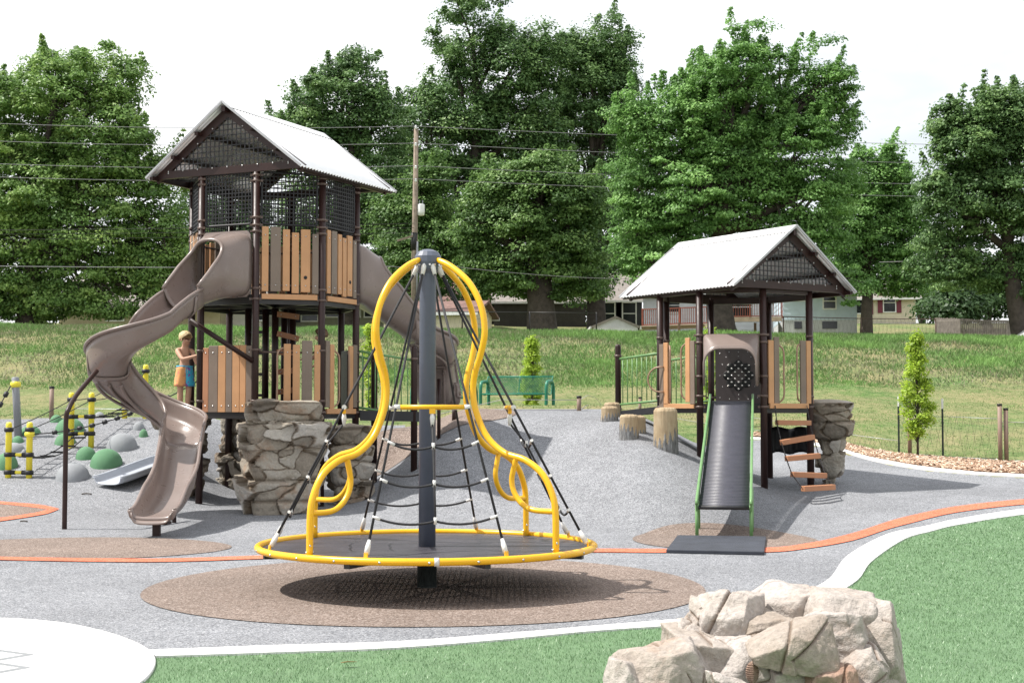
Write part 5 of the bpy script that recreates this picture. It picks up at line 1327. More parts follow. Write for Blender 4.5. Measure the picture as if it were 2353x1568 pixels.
# ------------------------------------------------------------------ houses and fences on the hill
def siding(name, col, dark=.8, step=.2):
    t = NT(name); b = t.bsdf(Roughness=.7); co = t.coord(); n = t.noise(co, 1.5, 4, .6)
    c = t.ramp(n, [(.3, tuple(x * .88 for x in col)), (.7, tuple(min(1, x * 1.08) for x in col))])
    t.l(c, b.inputs['Base Color']); return t.m
M_['shingle_brown'] = simple('shingle_brown', (.17, .10, .085), .9, .3, 3, bump=.6, bscale=9)
M_['shingle_grey'] = simple('shingle_grey', (.24, .215, .195), .9, .22, 3, bump=.5, bscale=9)
M_['trim_white'] = simple('trim_white', (.72, .72, .71), .5, .05, 3)
M_['found'] = simple('foundation', (.50, .51, .52), .85, .12, 2)
def clapwall(m, p, q, z0, z1, step=.22, d=.02):
    """lapped boards between two plan points"""
    p, q = Vector((*p[:2], 0)), Vector((*q[:2], 0)); t_ = (q - p).normalized(); n_ = Vector((t_.y, -t_.x, 0)); k = max(1, int(round((z1 - z0) / step))); h_ = (z1 - z0) / k
    for i in range(k):
        a, b = z0 + i * h_, z0 + (i + 1) * h_
        m.add([p + n_ * d + Vector((0, 0, a)), q + n_ * d + Vector((0, 0, a)), q + Vector((0, 0, b)), p + Vector((0, 0, b)), p + Vector((0, 0, a)), q + Vector((0, 0, a))], [(0, 1, 2, 3), (4, 5, 1, 0)])
def house(name, label, A, B, depth, zb, zw, rise, mwall, mroof, windows=(), gable_ends=True, over=.5, step=.22, found=0., cat='house', ridge='along'):
    """A, B: front wall ends in plan (left to right as seen), depth goes away; windows: (f, z, w, h, shutter material)"""
    A, B = Vector((A[0], A[1], 0)), Vector((B[0], B[1], 0)); t_ = (B - A).normalized(); n_ = Vector((t_.y, -t_.x, 0)); C_, D_ = B - n_ * depth, A - n_ * depth; L_ = (B - A).length
    h = thing(name, label, cat, (A + B) / 2 + Vector((0, 0, zb)))
    m = MB(); w0 = zb + found
    for (p, q) in ((A, B), (B, C_), (C_, D_), (D_, A)): clapwall(m, p, q, w0, zw, step)
    if ridge == 'along':
        for (p, q) in ((B, C_), (D_, A)): m.add([p + Vector((0, 0, zw)), q + Vector((0, 0, zw)), (p + q) / 2 + Vector((0, 0, zw + rise))], [(0, 1, 2)])
    else:
        for (p, q) in ((A, B), (C_, D_)):
            k = 8; tt = (q - p).normalized(); nn = Vector((tt.y, -tt.x, 0)); LL = (q - p).length
            for i in range(k):
                f0, f1 = i / k, (i + 1) / k; a0, a1 = f0 * LL / 2, f1 * LL / 2
                m.add([p + tt * a0 + nn * .02 + Vector((0, 0, zw + rise * f0)), q - tt * a0 + nn * .02 + Vector((0, 0, zw + rise * f0)), q - tt * a1 + Vector((0, 0, zw + rise * f1)), p + tt * a1 + Vector((0, 0, zw + rise * f1))], [(0, 1, 2, 3)])
    m.build('wall', mwall, h)
    if found:
        m = MB(); c = (A + C_) / 2 + Vector((0, 0, zb + found / 2 - .4)); m.box(c, (L_ + .01, depth + .01, found + .8), rz=math.atan2(t_.y, t_.x)); m.build('foundation', M_['found'], h)
    m = MB(); th = .12
    if ridge == 'along': a0, b0, c0, d0, up, ln = A, B, C_, D_, t_, n_; half = depth / 2; mid = -n_
    else: a0, b0, c0, d0, up, ln = B, C_, D_, A, -n_, t_; half = L_ / 2; mid = -t_
    r0, r1 = (a0 + d0) / 2 + Vector((0, 0, zw + rise)), (b0 + c0) / 2 + Vector((0, 0, zw + rise)); dd = (b0 - a0).normalized() * over; sl = rise / half
    for (e0, e1, sgn) in ((a0, b0, 1), (d0, c0, -1)):
        oo = -mid * sgn * over; z_ = zw - sl * over
        quad = [e0 + oo - dd + Vector((0, 0, z_)), e1 + oo + dd + Vector((0, 0, z_)), r1 + dd, r0 - dd]
        m.add(quad + [q + Vector((0, 0, th)) for q in quad], [(0, 1, 2, 3), (7, 6, 5, 4), (0, 4, 5, 1), (1, 5, 6, 2), (3, 7, 4, 0)])
    m.build('roof', mroof, h)
    m = MB()
    for (e0, e1, sgn) in ((a0, b0, 1), (d0, c0, -1)):
        oo = -mid * sgn * (over + .03); m.beam(e0 + oo - dd + Vector((0, 0, zw - sl * over + .03)), e1 + oo + dd + Vector((0, 0, zw - sl * over + .03)), .08, .16)
    m.build('gutter', M_['trim_white'], h)
    for (f, z, w, hh, sh) in windows:
        c = A + t_ * (f * L_) + n_ * .03 + Vector((0, 0, z)); rz = math.atan2(t_.y, t_.x); m = MB(); fw = .09
        for dx in (-1, 1): m.box(c + t_ * dx * (w / 2 - fw / 2) + n_ * .03, (fw, .08, hh), rz=rz)
        for dz in (-1, 0, 1): m.box(c + Vector((0, 0, dz * (hh / 2 - fw / 2))) + n_ * .03, (w - 2 * fw, .07, fw if dz else fw * .7), rz=rz)
        wn = m.build('window', M_['trim_white'], h); m = MB(); m.box(c + n_ * .012, (w - fw, .03, hh - fw), rz=rz); m.build('pane', M_['glass_dark'], wn)
        if sh:
            for dx in (-1, 1): m = MB(); m.box(c + t_ * dx * (w / 2 + .24) + n_ * .03, (.42, .05, hh + .06), rz=rz); m.build('shutter', sh, wn)
    return h
def pl(u, Y_): return (P(u, 800, Y_).x, Y_)
zv = lambda v, Y_: P(1176, v, Y_).z
s_cream = siding('siding_cream', (.60, .55, .40)); s_tan = siding('siding_tan', (.40, .35, .235)); s_pale = siding('siding_pale', (.62, .60, .52)); s_blue = siding('siding_blue', (.50, .60, .68)); s_white = siding('siding_white', (.70, .71, .73)); s_beige = siding('siding_beige', (.62, .56, .43)); s_green = siding('siding_grey_green', (.26, .26, .20))
M_['shutter_red'] = simple('shutter_red', (.16, .025, .045), .6, .1, 3); M_['shutter_dark'] = simple('shutter_dark', (.02, .022, .028), .6, .1, 3)
zg0 = lambda u, Y_: h1(*pl(u, Y_)) - .3
house('house', 'long low tan sided house behind the trees at the far left', pl(135, 98), pl(505, 97), 8, zg0(300, 97), zv(700, 97), 2.4, s_tan, M_['shingle_grey'], [(.35, zv(718, 97), 1.3, 1.1, None)], step=.26)
house('house', 'pale cream sided house seen under the tower deck', pl(508, 100), pl(600, 100), 7, zg0(550, 100), zv(698, 100), 1.8, s_pale, M_['shingle_grey'], [(.93, zv(716, 100), .9, 1.3, None)], step=.38)
house('house', 'olive grey house with dark windows seen behind the tower posts', pl(606, 106), pl(898, 106), 9, zg0(750, 106), zv(684, 106), 2.4, s_green, M_['shingle_brown'], [(.36, zv(714, 106), 1.3, 1.6, M_['shutter_dark']), (.62, zv(706, 106), 2.6, 1.5, None), (.86, zv(706, 106), 1.4, 1.5, None)], step=.3)
house('garage', 'small cream garage with brown shingle roof behind the spinner', pl(1086, 72.5), pl(1129, 76.5), 4.6, zg0(1100, 74) - .4, zv(717, 72.5), .62, s_cream, M_['shingle_brown'], [], step=.24, ridge='away', over=.34, cat='garage')
house('house', 'brown roofed house above and behind the cream garage', pl(885, 112), pl(1110, 112), 8, zg0(1000, 112), zv(690, 112), 1.6, s_green, M_['shingle_brown'], [(.25, zv(712, 112), 1.2, 1.3, None)], step=.3)
house('house', 'timber house with walls darkened for shade behind the big forked tree', pl(1135, 122), pl(1345, 122), 8, zg0(1240, 122), zv(690, 122), 2., simple('shaded_timber', (.05, .045, .042), .8, .2, 2), M_['shingle_grey'], [], step=.3)  # tree shade is put into the wall colour
house('house', 'white house with dark shutters left of the pavilion roof', pl(1368, 120), pl(1470, 120), 7, zg0(1400, 120), zv(684, 120), 2.4, s_white, M_['shingle_grey'], [(.27, zv(720, 120), 1.3, 1.9, M_['shutter_dark']), (.76, zv(720, 120), 1.2, 1.9, M_['shutter_dark'])], step=.24)
house('shed', 'low shed with weathered grey roof peeking over the hill crest', pl(1363, 79), pl(1465, 79), 3, zg0(1410, 79) - .2, zv(752, 79), .50, s_white, M_['shingle_grey'], [], step=.2, ridge='away', over=.12, cat='shed')
house('house', 'pale grey house behind the red railed deck', pl(1478, 112), pl(1800, 110), 7, zg0(1640, 111), zv(668, 111), 2., s_white, M_['shingle_grey'], [(.2, zv(700, 111), 1.5, 1.2, None), (.7, zv(706, 111), 1.8, 2.0, None)], step=.3)
hb = house('house', 'light blue clapboard house with white foundation right of the deck', pl(1800, 99.5), pl(1969, 99), 9, zg0(1890, 99) - .6, zv(664, 99), 2.2, s_blue, M_['shingle_grey'], [(.255, zv(674, 99), 1.1, 1.0, None), (.63, zv(691, 99), .95, 1.15, None)], step=.36, found=zv(734, 99) - zg0(1890, 99) + .6)
for f, w in ((.20, .5), (.63, 1.0)):
    A_, B_ = Vector((*pl(1800, 99.5), 0)), Vector((*pl(1969, 99), 0)); t_ = (B_ - A_).normalized(); m = MB(); m.box(A_ + t_ * (B_ - A_).length * f + Vector((t_.y, -t_.x, 0)) * .02 + Vector((0, 0, zv(746, 99))), (w, .06, .5), rz=math.atan2(t_.y, t_.x)); m.build('basement_window', M_['glass_dark'], hb)
house('house', 'beige house with dark red shutters above the grass at right', pl(1955, 130), pl(2104, 129.3), 8, zv(738, 129.5) - .9, zv(682, 129.5), 1.75, s_beige, M_['shingle_grey'], [(.16, zv(699, 130), 1.2, 1.75, M_['shutter_red']), (.60, zv(696, 130), 1.15, 1.75, M_['shutter_red'])], step=.2, found=.75)
# deck with red railing
M_['deck_red'] = simple('deck_red', (.22, .062, .038), .75, .25, 3)
dk_ = thing('timber_deck', 'raised timber deck with red railing in front of the pale house', 'deck', (*pl(1640, 103), h1(*pl(1640, 103))))
a, b = Vector((*pl(1476, 108), zv(744, 106))), Vector((*pl(1640, 102), zv(742, 103))); c = Vector((*pl(1797, 100), zv(737, 101)))
fl = [(Vector((*pl(1476, 104), 0)), Vector((*pl(1650, 101), 0)), 746, 706), (Vector((*pl(1650, 101), 0)), Vector((*pl(1797, 100), 0)), 733, 697)]
for (p, q, vb, vt) in fl:
    z0, z1 = zv(vb, 102), zv(vt, 102); L_ = (q - p).length; t_ = (q - p).normalized(); m = MB()
    m.beam(p + Vector((0, 0, z1)), q + Vector((0, 0, z1)), .10, .07); m.beam(p + Vector((0, 0, z0 + .12)), q + Vector((0, 0, z0 + .12)), .06, .07); rl = m.build('railing', M_['deck_red'], dk_)
    m = MB(); n = int(L_ / .16)
    for i in range(n): m.box(p + t_ * (i + .5) * L_ / n + Vector((0, 0, (z0 + z1) / 2 + .05)), (.035, .035, z1 - z0 - .1), rz=math.atan2(t_.y, t_.x))
    m.build('baluster', M_['deck_red'], rl); k = max(2, int(L_ / 2.0))
    for i in range(k + 1): m = MB(); m.box(p + t_ * i * L_ / k + Vector((0, 0, (z0 + z1) / 2)), (.10, .10, z1 - z0 + .14), rz=math.atan2(t_.y, t_.x)); m.build('railing_post', M_['deck_red'], rl)
    m = MB(); m.beam(p + Vector((0, 0, z0 - .1)), q + Vector((0, 0, z0 - .1)), .10, .32); m.box((p + q) / 2 + Vector((0, 2.0, z0)), (L_, 4.0, .06), rz=math.atan2(t_.y, t_.x)); m.build('floor', simple('deck_floor', (.34, .27, .2), .8, .2, 3), dk_)
for u in (1560, 1735): x, y = pl(u, 101.5); m = MB(); m.box((x, y, (h1(x, y) + zv(740, 101)) / 2), (.16, .16, zv(740, 101) - h1(x, y))); m.build('deck_post', simple('deck_wood', (.20, .13, .09), .8, .2, 3), dk_)
# picket fence at right
M_['grey_wood'] = simple('grey_wood', (.19, .165, .15), .9, .3, 4, bump=.4, bscale=20)
pf = thing('wooden_fence', 'weathered grey board fence on the hill at the far right', 'fence', (*pl(2250, 90), h1(*pl(2250, 90))))
for (u0, u1, Y0, Y1, v0, v1) in ((2148, 2206, 90, 86, 729, 731), (2206, 2312, 86, 88, 731, 738), (2312, 2400, 88, 91, 738, 741)):
    p, q = Vector((*pl(u0, Y0), 0)), Vector((*pl(u1, Y1), 0)); L_ = (q - p).length; n = int(L_ / .15); m = MB(); t_ = (q - p).normalized()
    for i in range(n):
        f = (i + .5) / n; c = p.lerp(q, f); zt = zv(v0 + (v1 - v0) * f, c.y) + random.uniform(-.03, .03); zb = h1(c.x, c.y) - .4; m.box(c + Vector((0, 0, (zt + zb) / 2)), (.112, .022, zt - zb), rz=math.atan2(t_.y, t_.x))
    m.build('fence_slat', M_['grey_wood'], pf); m = MB()
    for zz_ in (.25, 1.2): m.beam(p + Vector((0, .05, h1(p.x, p.y) + zz_)), q + Vector((0, .05, h1(q.x, q.y) + zz_)), .04, .09)
    m.build('fence_rail', M_['grey_wood'], pf)
# low pipe rail fence along the crest
def wirefence(name, label, pts, h_, mpost, mat_wire, gap, rail=True, pr=.03):
    f0 = pts[len(pts) // 2]; f = thing(name, label, 'fence', (f0[0], f0[1], h1(*f0))); top = MB(); net = MB(); prev = None
    for i in range(len(pts) - 1):
        p, q = Vector((*pts[i], 0)), Vector((*pts[i + 1], 0)); k = max(1, int((q - p).length / gap))
        for j in range(k + (1 if i == len(pts) - 2 else 0)):
            c = p.lerp(q, j / k); z = h1(c.x, c.y); m = MB(); m.cyl((c.x, c.y, z - .1), (c.x, c.y, z + h_ + .03), pr, 8); m.build('fence_post', mpost, f)
            cur = Vector((c.x, c.y, z))
            if prev is not None:
                top.tube([prev + Vector((0, 0, h_)), cur + Vector((0, 0, h_))], .022 if rail else .008, 6)
                n = int((cur - prev).length / .22)
                for s in range(n):
                    a, b = prev.lerp(cur, s / n), prev.lerp(cur, (s + 1) / n)
                    net.beam(a + Vector((0, 0, .05)), b + Vector((0, 0, h_)), .004, .004); net.beam(a + Vector((0, 0, h_)), b + Vector((0, 0, .05)), .004, .004)
            prev = cur
    top.build('top_rail', mpost, f); net.build('mesh_netting', mat_wire, f); return f
wirefence('chain_link_fence', 'dark chain link fence along the hill crest behind the spinner', [pl(905, 67.5), pl(1370, 68.5)], .95, M_['dark_steel'], M_['dark_steel'], 3.)
wirefence('chain_link_fence', 'dark pipe railed fence on the crest below the blue house', [pl(1800, 71), pl(2150, 74)], 1.0, simple('rust_pipe', (.10, .06, .045), .7, .3, 5), M_['dark_steel'], 3.)
# white car at the right edge
cx_, cy_ = pl(2404, 78); cz = zv(786, 78); car = thing('parked_car', 'white car parked by the wooden fence at the right photo edge', 'car', (cx_, cy_, cz - .55))
prof = [(-2.2, .35), (-2.15, .72), (-1.45, .90), (-.75, 1.36), (.55, 1.42), (1.35, 1.05), (2.05, .98), (2.2, .6), (2.2, .35)]
m = MB(); m.prism([Vector((cx_ + x, cy_ - .85, cz - .55 + z)) for x, z in prof], (0, 1.7, 0)); m.build('body', simple('car_white', (.78, .78, .79), .25, .03, 3, coat=.5), car, bevel=.07)
m = MB(); m.prism([Vector((cx_ + x, cy_ - .865, cz - .55 + z)) for x, z in ((-1.2, .95), (-.68, 1.30), (.5, 1.35), (1.15, 1.05))], (0, .02, 0)); m.build('window', M_['glass_dark'], car)
for x in (-1.4, 1.35):
    m = MB(); m.cyl((cx_ + x, cy_ - .9, cz - .23), (cx_ + x, cy_ - .68, cz - .23), .32, 20); w_ = m.build('wheel', M_['dark'], car); m = MB(); m.cyl((cx_ + x, cy_ - .91, cz - .23), (cx_ + x, cy_ - .89, cz - .23), .19, 14); m.build('rim', M_['galv'], w_)
# utility pole, transformer, wires
M_['pole_wood'] = simple('pole_wood', (.22, .175, .135), .9, .25, 6, bump=.5, bscale=18)
UY = 73.; ub = P(951, 740, UY); ut = P(956, 296, UY); up = thing('utility_pole', 'tall weathered utility pole with a white transformer behind the spinner', 'utility pole', (ub.x, ub.y, h1(ub.x, ub.y)))
m = MB(); m.tube([Vector((ub.x, UY, h1(ub.x, UY) - .3)), P(952, 600, UY), ut], [.17, .155, .115], 14); m.build('pole', M_['pole_wood'], up)
m = MB(); m.tube([P(951, 575, UY), P(952, 535, UY)], .166, 14); m.build('pole_wrap', M_['dark'], up)
m = MB(); c = P(967, 482, UY); m.lathe([(.0, -.30), (.17, -.28), (.185, -.1), (.185, .24), (.16, .28), (0, .30)], c, 18); tr = m.build('transformer', M_['trim_white'], up)
for dx in (-.08, .08): m = MB(); m.tube([c + Vector((dx, 0, .28)), c + Vector((dx, 0, .48))], [.04, .025], 8); m.build('bushing', M_['light_grey_steel'], tr)
m = MB(); m.tube([P(958, 482, UY), c], .03, 8); m.build('bracket', M_['galv'], tr)
m = MB(); m.beam(P(951, 541, UY - .12), P(912, 553, UY - .12), .07, .10); m.build('brace_arm', M_['pole_wood'], up)
m = MB(); m.tube([P(958.5, 555, UY - .16), P(957.5, 700, UY - .18)], .05, 8); m.build('conduit', M_['light_grey_steel'], up)
M_['wire'] = simple('wire', (.22, .22, .23), .5, .1, 3)
def wire(pts, r_, label, mat='wire', sag=0.):
    q = [P(*p) for p in pts]; out = []
    for a, b in zip(q[:-1], q[1:]):
        for i in range(16): f = i / 16; out.append(a.lerp(b, f) - Vector((0, 0, sag * 4 * f * (1 - f))))
    out.append(q[-1]); m = MB(); m.tube(out, r_, 6); return rootmesh(m, 'power_line', M_[mat], tuple(q[1] if len(q) > 2 else q[0]), label, 'power line', 'wires on the utility pole')
for (vl, vp, vr, lab) in ((277, 290, 338, 'topmost of the four long wires at the head of the utility pole'), (318, 329, 384, 'second highest of the four long wires on the utility pole'), (370, 381, 430, 'third highest of the four long wires on the utility pole'), (400, 411, 457, 'lowest of the four long wires, just above the transformer')):
    wire([(-330, vl - 8, 70), (955, vp, UY - .13), (2800, vr, 84)], .013, lab, sag=.28)
    m = MB(); q = P(955, vp, UY - .13); m.lathe([(.03, -.16), (.07, -.10), (.04, -.06), (.07, -.03), (.03, .02)], q, 10); m.build('insulator', M_['trim_white'], up)
wire([(-330, 606, 66), (905, 612, 72.6), (951, 604, UY - .15)], .018, 'pale low wire crossing the left trees at slide height', sag=.1)
for v, lab in ((535, 'highest of three thin dark cables in front of the left trees'), (545, 'middle one of three thin dark cables in front of the left trees'), (556, 'lowest of three thin dark cables in front of the left trees')):
    wire([(-330, v - 6, 70), (951, v - 22, UY - .15)], .012, lab, 'dark_steel', .1)
wire([(951, 600, UY - .15), (1560, 640, 86)], .014, 'low service wire running right from the utility pole', sag=.3)
wire([(2020, 602, 88), (2800, 566, 76)], .016, 'single wire slanting up at the right edge below the others', sag=.1)

# ------------------------------------------------------------------ benches, field fence, young trees
def bench(u0, u1, vb, vt, Y_, label, src=None):
    p, q = P(u0, vb, Y_ + .25), P(u1, vb, Y_ - .15); t_ = (q - p); t_.z = 0; L_ = t_.length; t_.normalize(); n_ = Vector((t_.y, -t_.x, 0)); z0 = max(h1(p.x, p.y), h1(q.x, q.y)) - .02
    b = thing('park_bench', label, 'bench', (p + q) / 2, 'green mesh benches behind the mound'); zt = P(u1, vt, Y_).z; s = (zt - z0) / .86
    for e in (p, q):
        c = Vector((e.x, e.y, z0)); m = MB()
        pts = [c + n_ * .28 * s, c + n_ * .28 * s + Vector((0, 0, .52 * s)), c + n_ * .22 * s + Vector((0, 0, .68 * s)), c + n_ * .10 * s + Vector((0, 0, .72 * s)), c - n_ * .22 * s + Vector((0, 0, .72 * s)), c - n_ * .34 * s + Vector((0, 0, .58 * s)), c - n_ * .36 * s + Vector((0, 0, .48 * s)), c - n_ * .36 * s]
        m.tube([Vector(x) for x in spline3([tuple(x) for x in pts], 4)], .032, 10); m.build('leg_frame', M_['bench_green'], b)
    pr = [(.30, .40), (.26, .43), (.10, .40), (-.06, .385), (-.14, .41), (-.19, .50), (-.25, .70), (-.30, .86), (-.33, .865)]
    pr = spline3([(a * s, c_ * s, 0) for a, c_ in pr], 4)
    def S(f, k): a, c_, _ = pr[k]; return p + t_ * (f * L_) + n_ * a + Vector((0, 0, z0 - p.z + c_))
    m = MB(); K = len(pr); NX = int(L_ / .045)
    arc = np.concatenate([[0], np.cumsum([math.hypot(pr[i + 1][0] - pr[i][0], pr[i + 1][1] - pr[i][1]) for i in range(K - 1)])])
    def SA(x, a): k = np.interp(a, arc, range(K)); i = min(K - 2, int(k)); return S(x / L_, i).lerp(S(x / L_, i + 1), k - i)
    T_ = arc[-1]
    for sgn in (1, -1):
        for i in range(-int(T_ / .05), NX + int(T_ / .05)):
            x0 = i * .05; pts = []
            for j in range(15):
                a = T_ * j / 14; x = x0 + sgn * a if sgn > 0 else x0 + a * -1 + 0
                if 0 <= x <= L_: pts.append(SA(x, a))
            for a_, b_ in zip(pts[:-1], pts[1:]): m.beam(a_, b_, .020, .006)
    for a in (0, T_): m.tube([SA(0, a), SA(L_, a)], .012, 6)
    for x in (0., L_ / 2, L_): m.tube([SA(x, a) for a in np.linspace(0, T_, 16)], .012, 6)
    m.build('seat_mesh', M_['bench_green'], b)
    return b
bench(1112, 1262, 938, 864, 27.6, 'green mesh bench seen whole right of the spinner pole')
bench(956, 1082, 938, 872, 28.2, 'green mesh bench mostly hidden behind the spinner pole')
ff = thing('field_fence', 'thin wire fence with brown posts and green stakes round the playground', 'fence', G(2300, 1062, 20, 40))
M_['post_brown'] = simple('post_brown', (.24, .165, .125), .6, .12, 6); M_['stake_green'] = simple('stake_green', (.03, .045, .04), .6, .2, 6)
line = []
def fpost(u, vb, vt, kind):
    g = G(u, vb, 20, 45); zt = P(u, vt, g.y).z; h_ = zt - g.z
    if kind == 'p':
        m = MB(); m.cyl(g - Vector((0, 0, .1)), Vector((g.x, g.y, zt)), .038, 12); po = m.build('fence_post', M_['post_brown'], ff); m = MB(); m.cyl((g.x, g.y, zt - .03), (g.x, g.y, zt + .01), .044, 12); m.build('post_cap', M_['dark'], po)
    else:
        m = MB(); zc = zt - .17 * h_; m.box((g.x, g.y, (g.z - .1 + zc) / 2), (.035, .006, zc - g.z + .1)); m.box((g.x, g.y - .015, (g.z - .1 + zc) / 2), (.006, .03, zc - g.z + .1)); po = m.build('stake', M_['stake_green'], ff)
        m = MB(); m.box((g.x, g.y, (zc + zt) / 2), (.037, .008, zt - zc)); m.box((g.x, g.y - .015, (zc + zt) / 2), (.008, .032, zt - zc)); m.build('stake_tip', M_['trim_white'], po)
    line.append((g, h_)); return g
for a in ((118, 962, 888, 'p'), (1330, 943, 910, 'p'), (1470, 946, 912, 'p'), (2065, 1046, 910, 's'), (2090, 1047, 922, 'p'), (2166, 1053, 915, 's'), (2298, 1062, 928, 'p'), (2312, 1062, 938, 'p'), (2480, 1068, 932, 'p')): fpost(*a)
for i in range(len(line) - 1):
    (a, ha), (b, hb_) = line[i], line[i + 1]; hh = min(.95, ha * .75, hb_ * .75); m = MB(); n = max(2, int((b - a).length / 1.2)); pts = []
    q = [a.lerp(b, j / n) for j in range(n + 1)]; q = [Vector((p.x, p.y, h1(p.x, p.y))) for p in q]
    for f in (.06, 1.): m.tube([p + Vector((0, 0, f * hh)) for p in q], .005, 5)
    o = m.build('fence_wire', M_['galv'], ff)
    if i >= 2:
        m = MB()
        for j in range(n):
            k = max(1, int((q[j + 1] - q[j]).length / .15))
            for s in range(k): c0, c1 = q[j].lerp(q[j + 1], s / k), q[j].lerp(q[j + 1], (s + 1) / k); m.beam(c0 + Vector((0, 0, .05)), c1 + Vector((0, 0, hh)), .0022, .0022); m.beam(c0 + Vector((0, 0, hh)), c1 + Vector((0, 0, .05)), .0022, .0022)
        m.build('mesh_netting', M_['dark_steel'], o)
# out-of-frame mesh bench whose shadow falls on the pad
pt = thing('picnic_table', 'green mesh picnic table at the left edge of the white pad, shadow showing', 'picnic table', (-3.9, 9.0, .02))
ax, bx = Vector((-.84, .54, 0)), Vector((-.54, -.84, 0))
for (o_, z, w, nm) in ((Vector((-3.24, 9.12, 0)), .45, .27, 'seat'), (Vector((-3.27, 8.66, 0)), .70, .55, 'table_top'), (Vector((-3.16, 8.12, 0)), .45, .27, 'seat')):
    m = MB(); L_ = 1.5
    for i in range(int(L_ / .036)): m.beam(o_ + ax * (.036 * i) + Vector((0, 0, z)), o_ + ax * (.036 * i) + bx * w + Vector((0, 0, z)), .014, .008)
    for f in (0, 1): m.beam(o_ + bx * w * f + Vector((0, 0, z)), o_ + bx * w * f + ax * L_ + Vector((0, 0, z)), .04, .03)
    m.beam(o_ + Vector((0, 0, z)), o_ + bx * w + Vector((0, 0, z)), .04, .03); m.build(nm, M_['bench_green'], pt)
for d in (.5, 1.2): c = Vector((-3.5, 8.4, 0)) + ax * d; m = MB(); m.tube([c + Vector((0, 0, 0)), c + Vector((0, 0, .69))], .035, 10); m.build('leg', M_['bench_green'], pt)
# leaf on the turf, twigs on the rubber
g = G(800, 1533); m = MB(); m.add([g + Vector((-.045, 0, .03)), g + Vector((0, -.022, .042)), g + Vector((.05, .005, .034)), g + Vector((.005, .026, .03))], [(0, 1, 2, 3)])
rootmesh(m, 'fallen_leaf', simple('dry_leaf', (.42, .24, .11), .8, .2, 30), tuple(g), 'curled dry brown leaf lying on the turf below the spinner', 'leaf', solid=.002)
for (u, v, w, lab) in ((199, 1136, .075, 'dark twig on the rubber left of the brown slide'), (55, 1449 - 250, .05, 'small dark twig near the left photo edge')):
    g = G(u, v); m = MB(); m.tube([g + Vector((-w, .01, .012)), g + Vector((0, 0, .02)), g + Vector((w, -.02, .012))], .009, 6); rootmesh(m, 'twig', M_['bark'], tuple(g), lab, 'twig')
# ------------------------------------------------------------------ trees
def leafmat(name, stops, tr=.35, spec=.35, rough=.5):
    return attr_ramp(name, 'rnd', stops, rough=rough, transl=tr, spec=spec)
LM = {'oak': leafmat('leaf_oak', [(0, (0.068, 0.136, 0.040)), (.5, (0.141, 0.254, 0.068)), (1, (0.260, 0.395, 0.124))]),
      'maple': leafmat('leaf_maple', [(0, (0.084, 0.181, 0.047)), (.5, (0.174, 0.339, 0.090)), (1, (0.308, 0.520, 0.158))]),
      'dark': leafmat('leaf_dark', [(0, (0.065, 0.129, 0.047)), (.5, (0.131, 0.238, 0.077)), (1, (0.262, 0.399, 0.136))]),
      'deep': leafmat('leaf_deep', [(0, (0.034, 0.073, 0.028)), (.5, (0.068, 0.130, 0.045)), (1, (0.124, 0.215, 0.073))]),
      'lime': leafmat('leaf_lime', [(0, (0.215, 0.328, 0.034)), (.5, (0.395, 0.554, 0.062)), (1, (0.588, 0.712, 0.136))], .45),
      'pin': leafmat('leaf_pin', [(0, (0.096, 0.186, 0.051)), (.5, (0.203, 0.339, 0.090)), (1, (0.350, 0.486, 0.147))])}
def leaves(cl, cr_, nl, size, rng, flat=.6, outw=None, aspect=.62):
    """cl (n,3) cluster centres, cr_ (n,) radii, nl leaves per cluster"""
    n = len(cl) * nl; ci = np.repeat(np.arange(len(cl)), nl)
    d = rng.normal(0, 1, (n, 3)); d /= np.linalg.norm(d, axis=1)[:, None]; rad = rng.random(n) ** (1 / 2.2)
    d[:, 2] = np.where(d[:, 2] < -.15, -d[:, 2] * .8, d[:, 2]); off = d * rad[:, None]; off[:, 2] = off[:, 2] * flat * 1.15 - .25 * flat
    pos = cl[ci] + off * cr_[ci][:, None]
    nrm = rng.normal(0, .5, (n, 3)) + np.array([0, 0, .55]) + d * .7
    if outw is not None: nrm += outw[ci] * .35
    nrm /= np.linalg.norm(nrm, axis=1)[:, None]
    a = rng.normal(0, 1, (n, 3)); a -= nrm * (a * nrm).sum(1)[:, None]; a /= np.linalg.norm(a, axis=1)[:, None]; b = np.cross(nrm, a)
    s = size * rng.uniform(.65, 1.25, n)[:, None]
    v = np.stack([pos - a * s * .5, pos + b * s * aspect * .5 - nrm * s * .08 + a * s * .06, pos + a * s * .5, pos - b * s * aspect * .5 - nrm * s * .08 + a * s * .06], 1).reshape(-1, 3)
    f = np.arange(4 * n).reshape(-1, 4)
    tone = np.clip(.42 + .20 * rng.normal(0, 1, len(cl))[ci] + .15 * rng.normal(0, 1, n), 0, 1)
    return v, f, tone
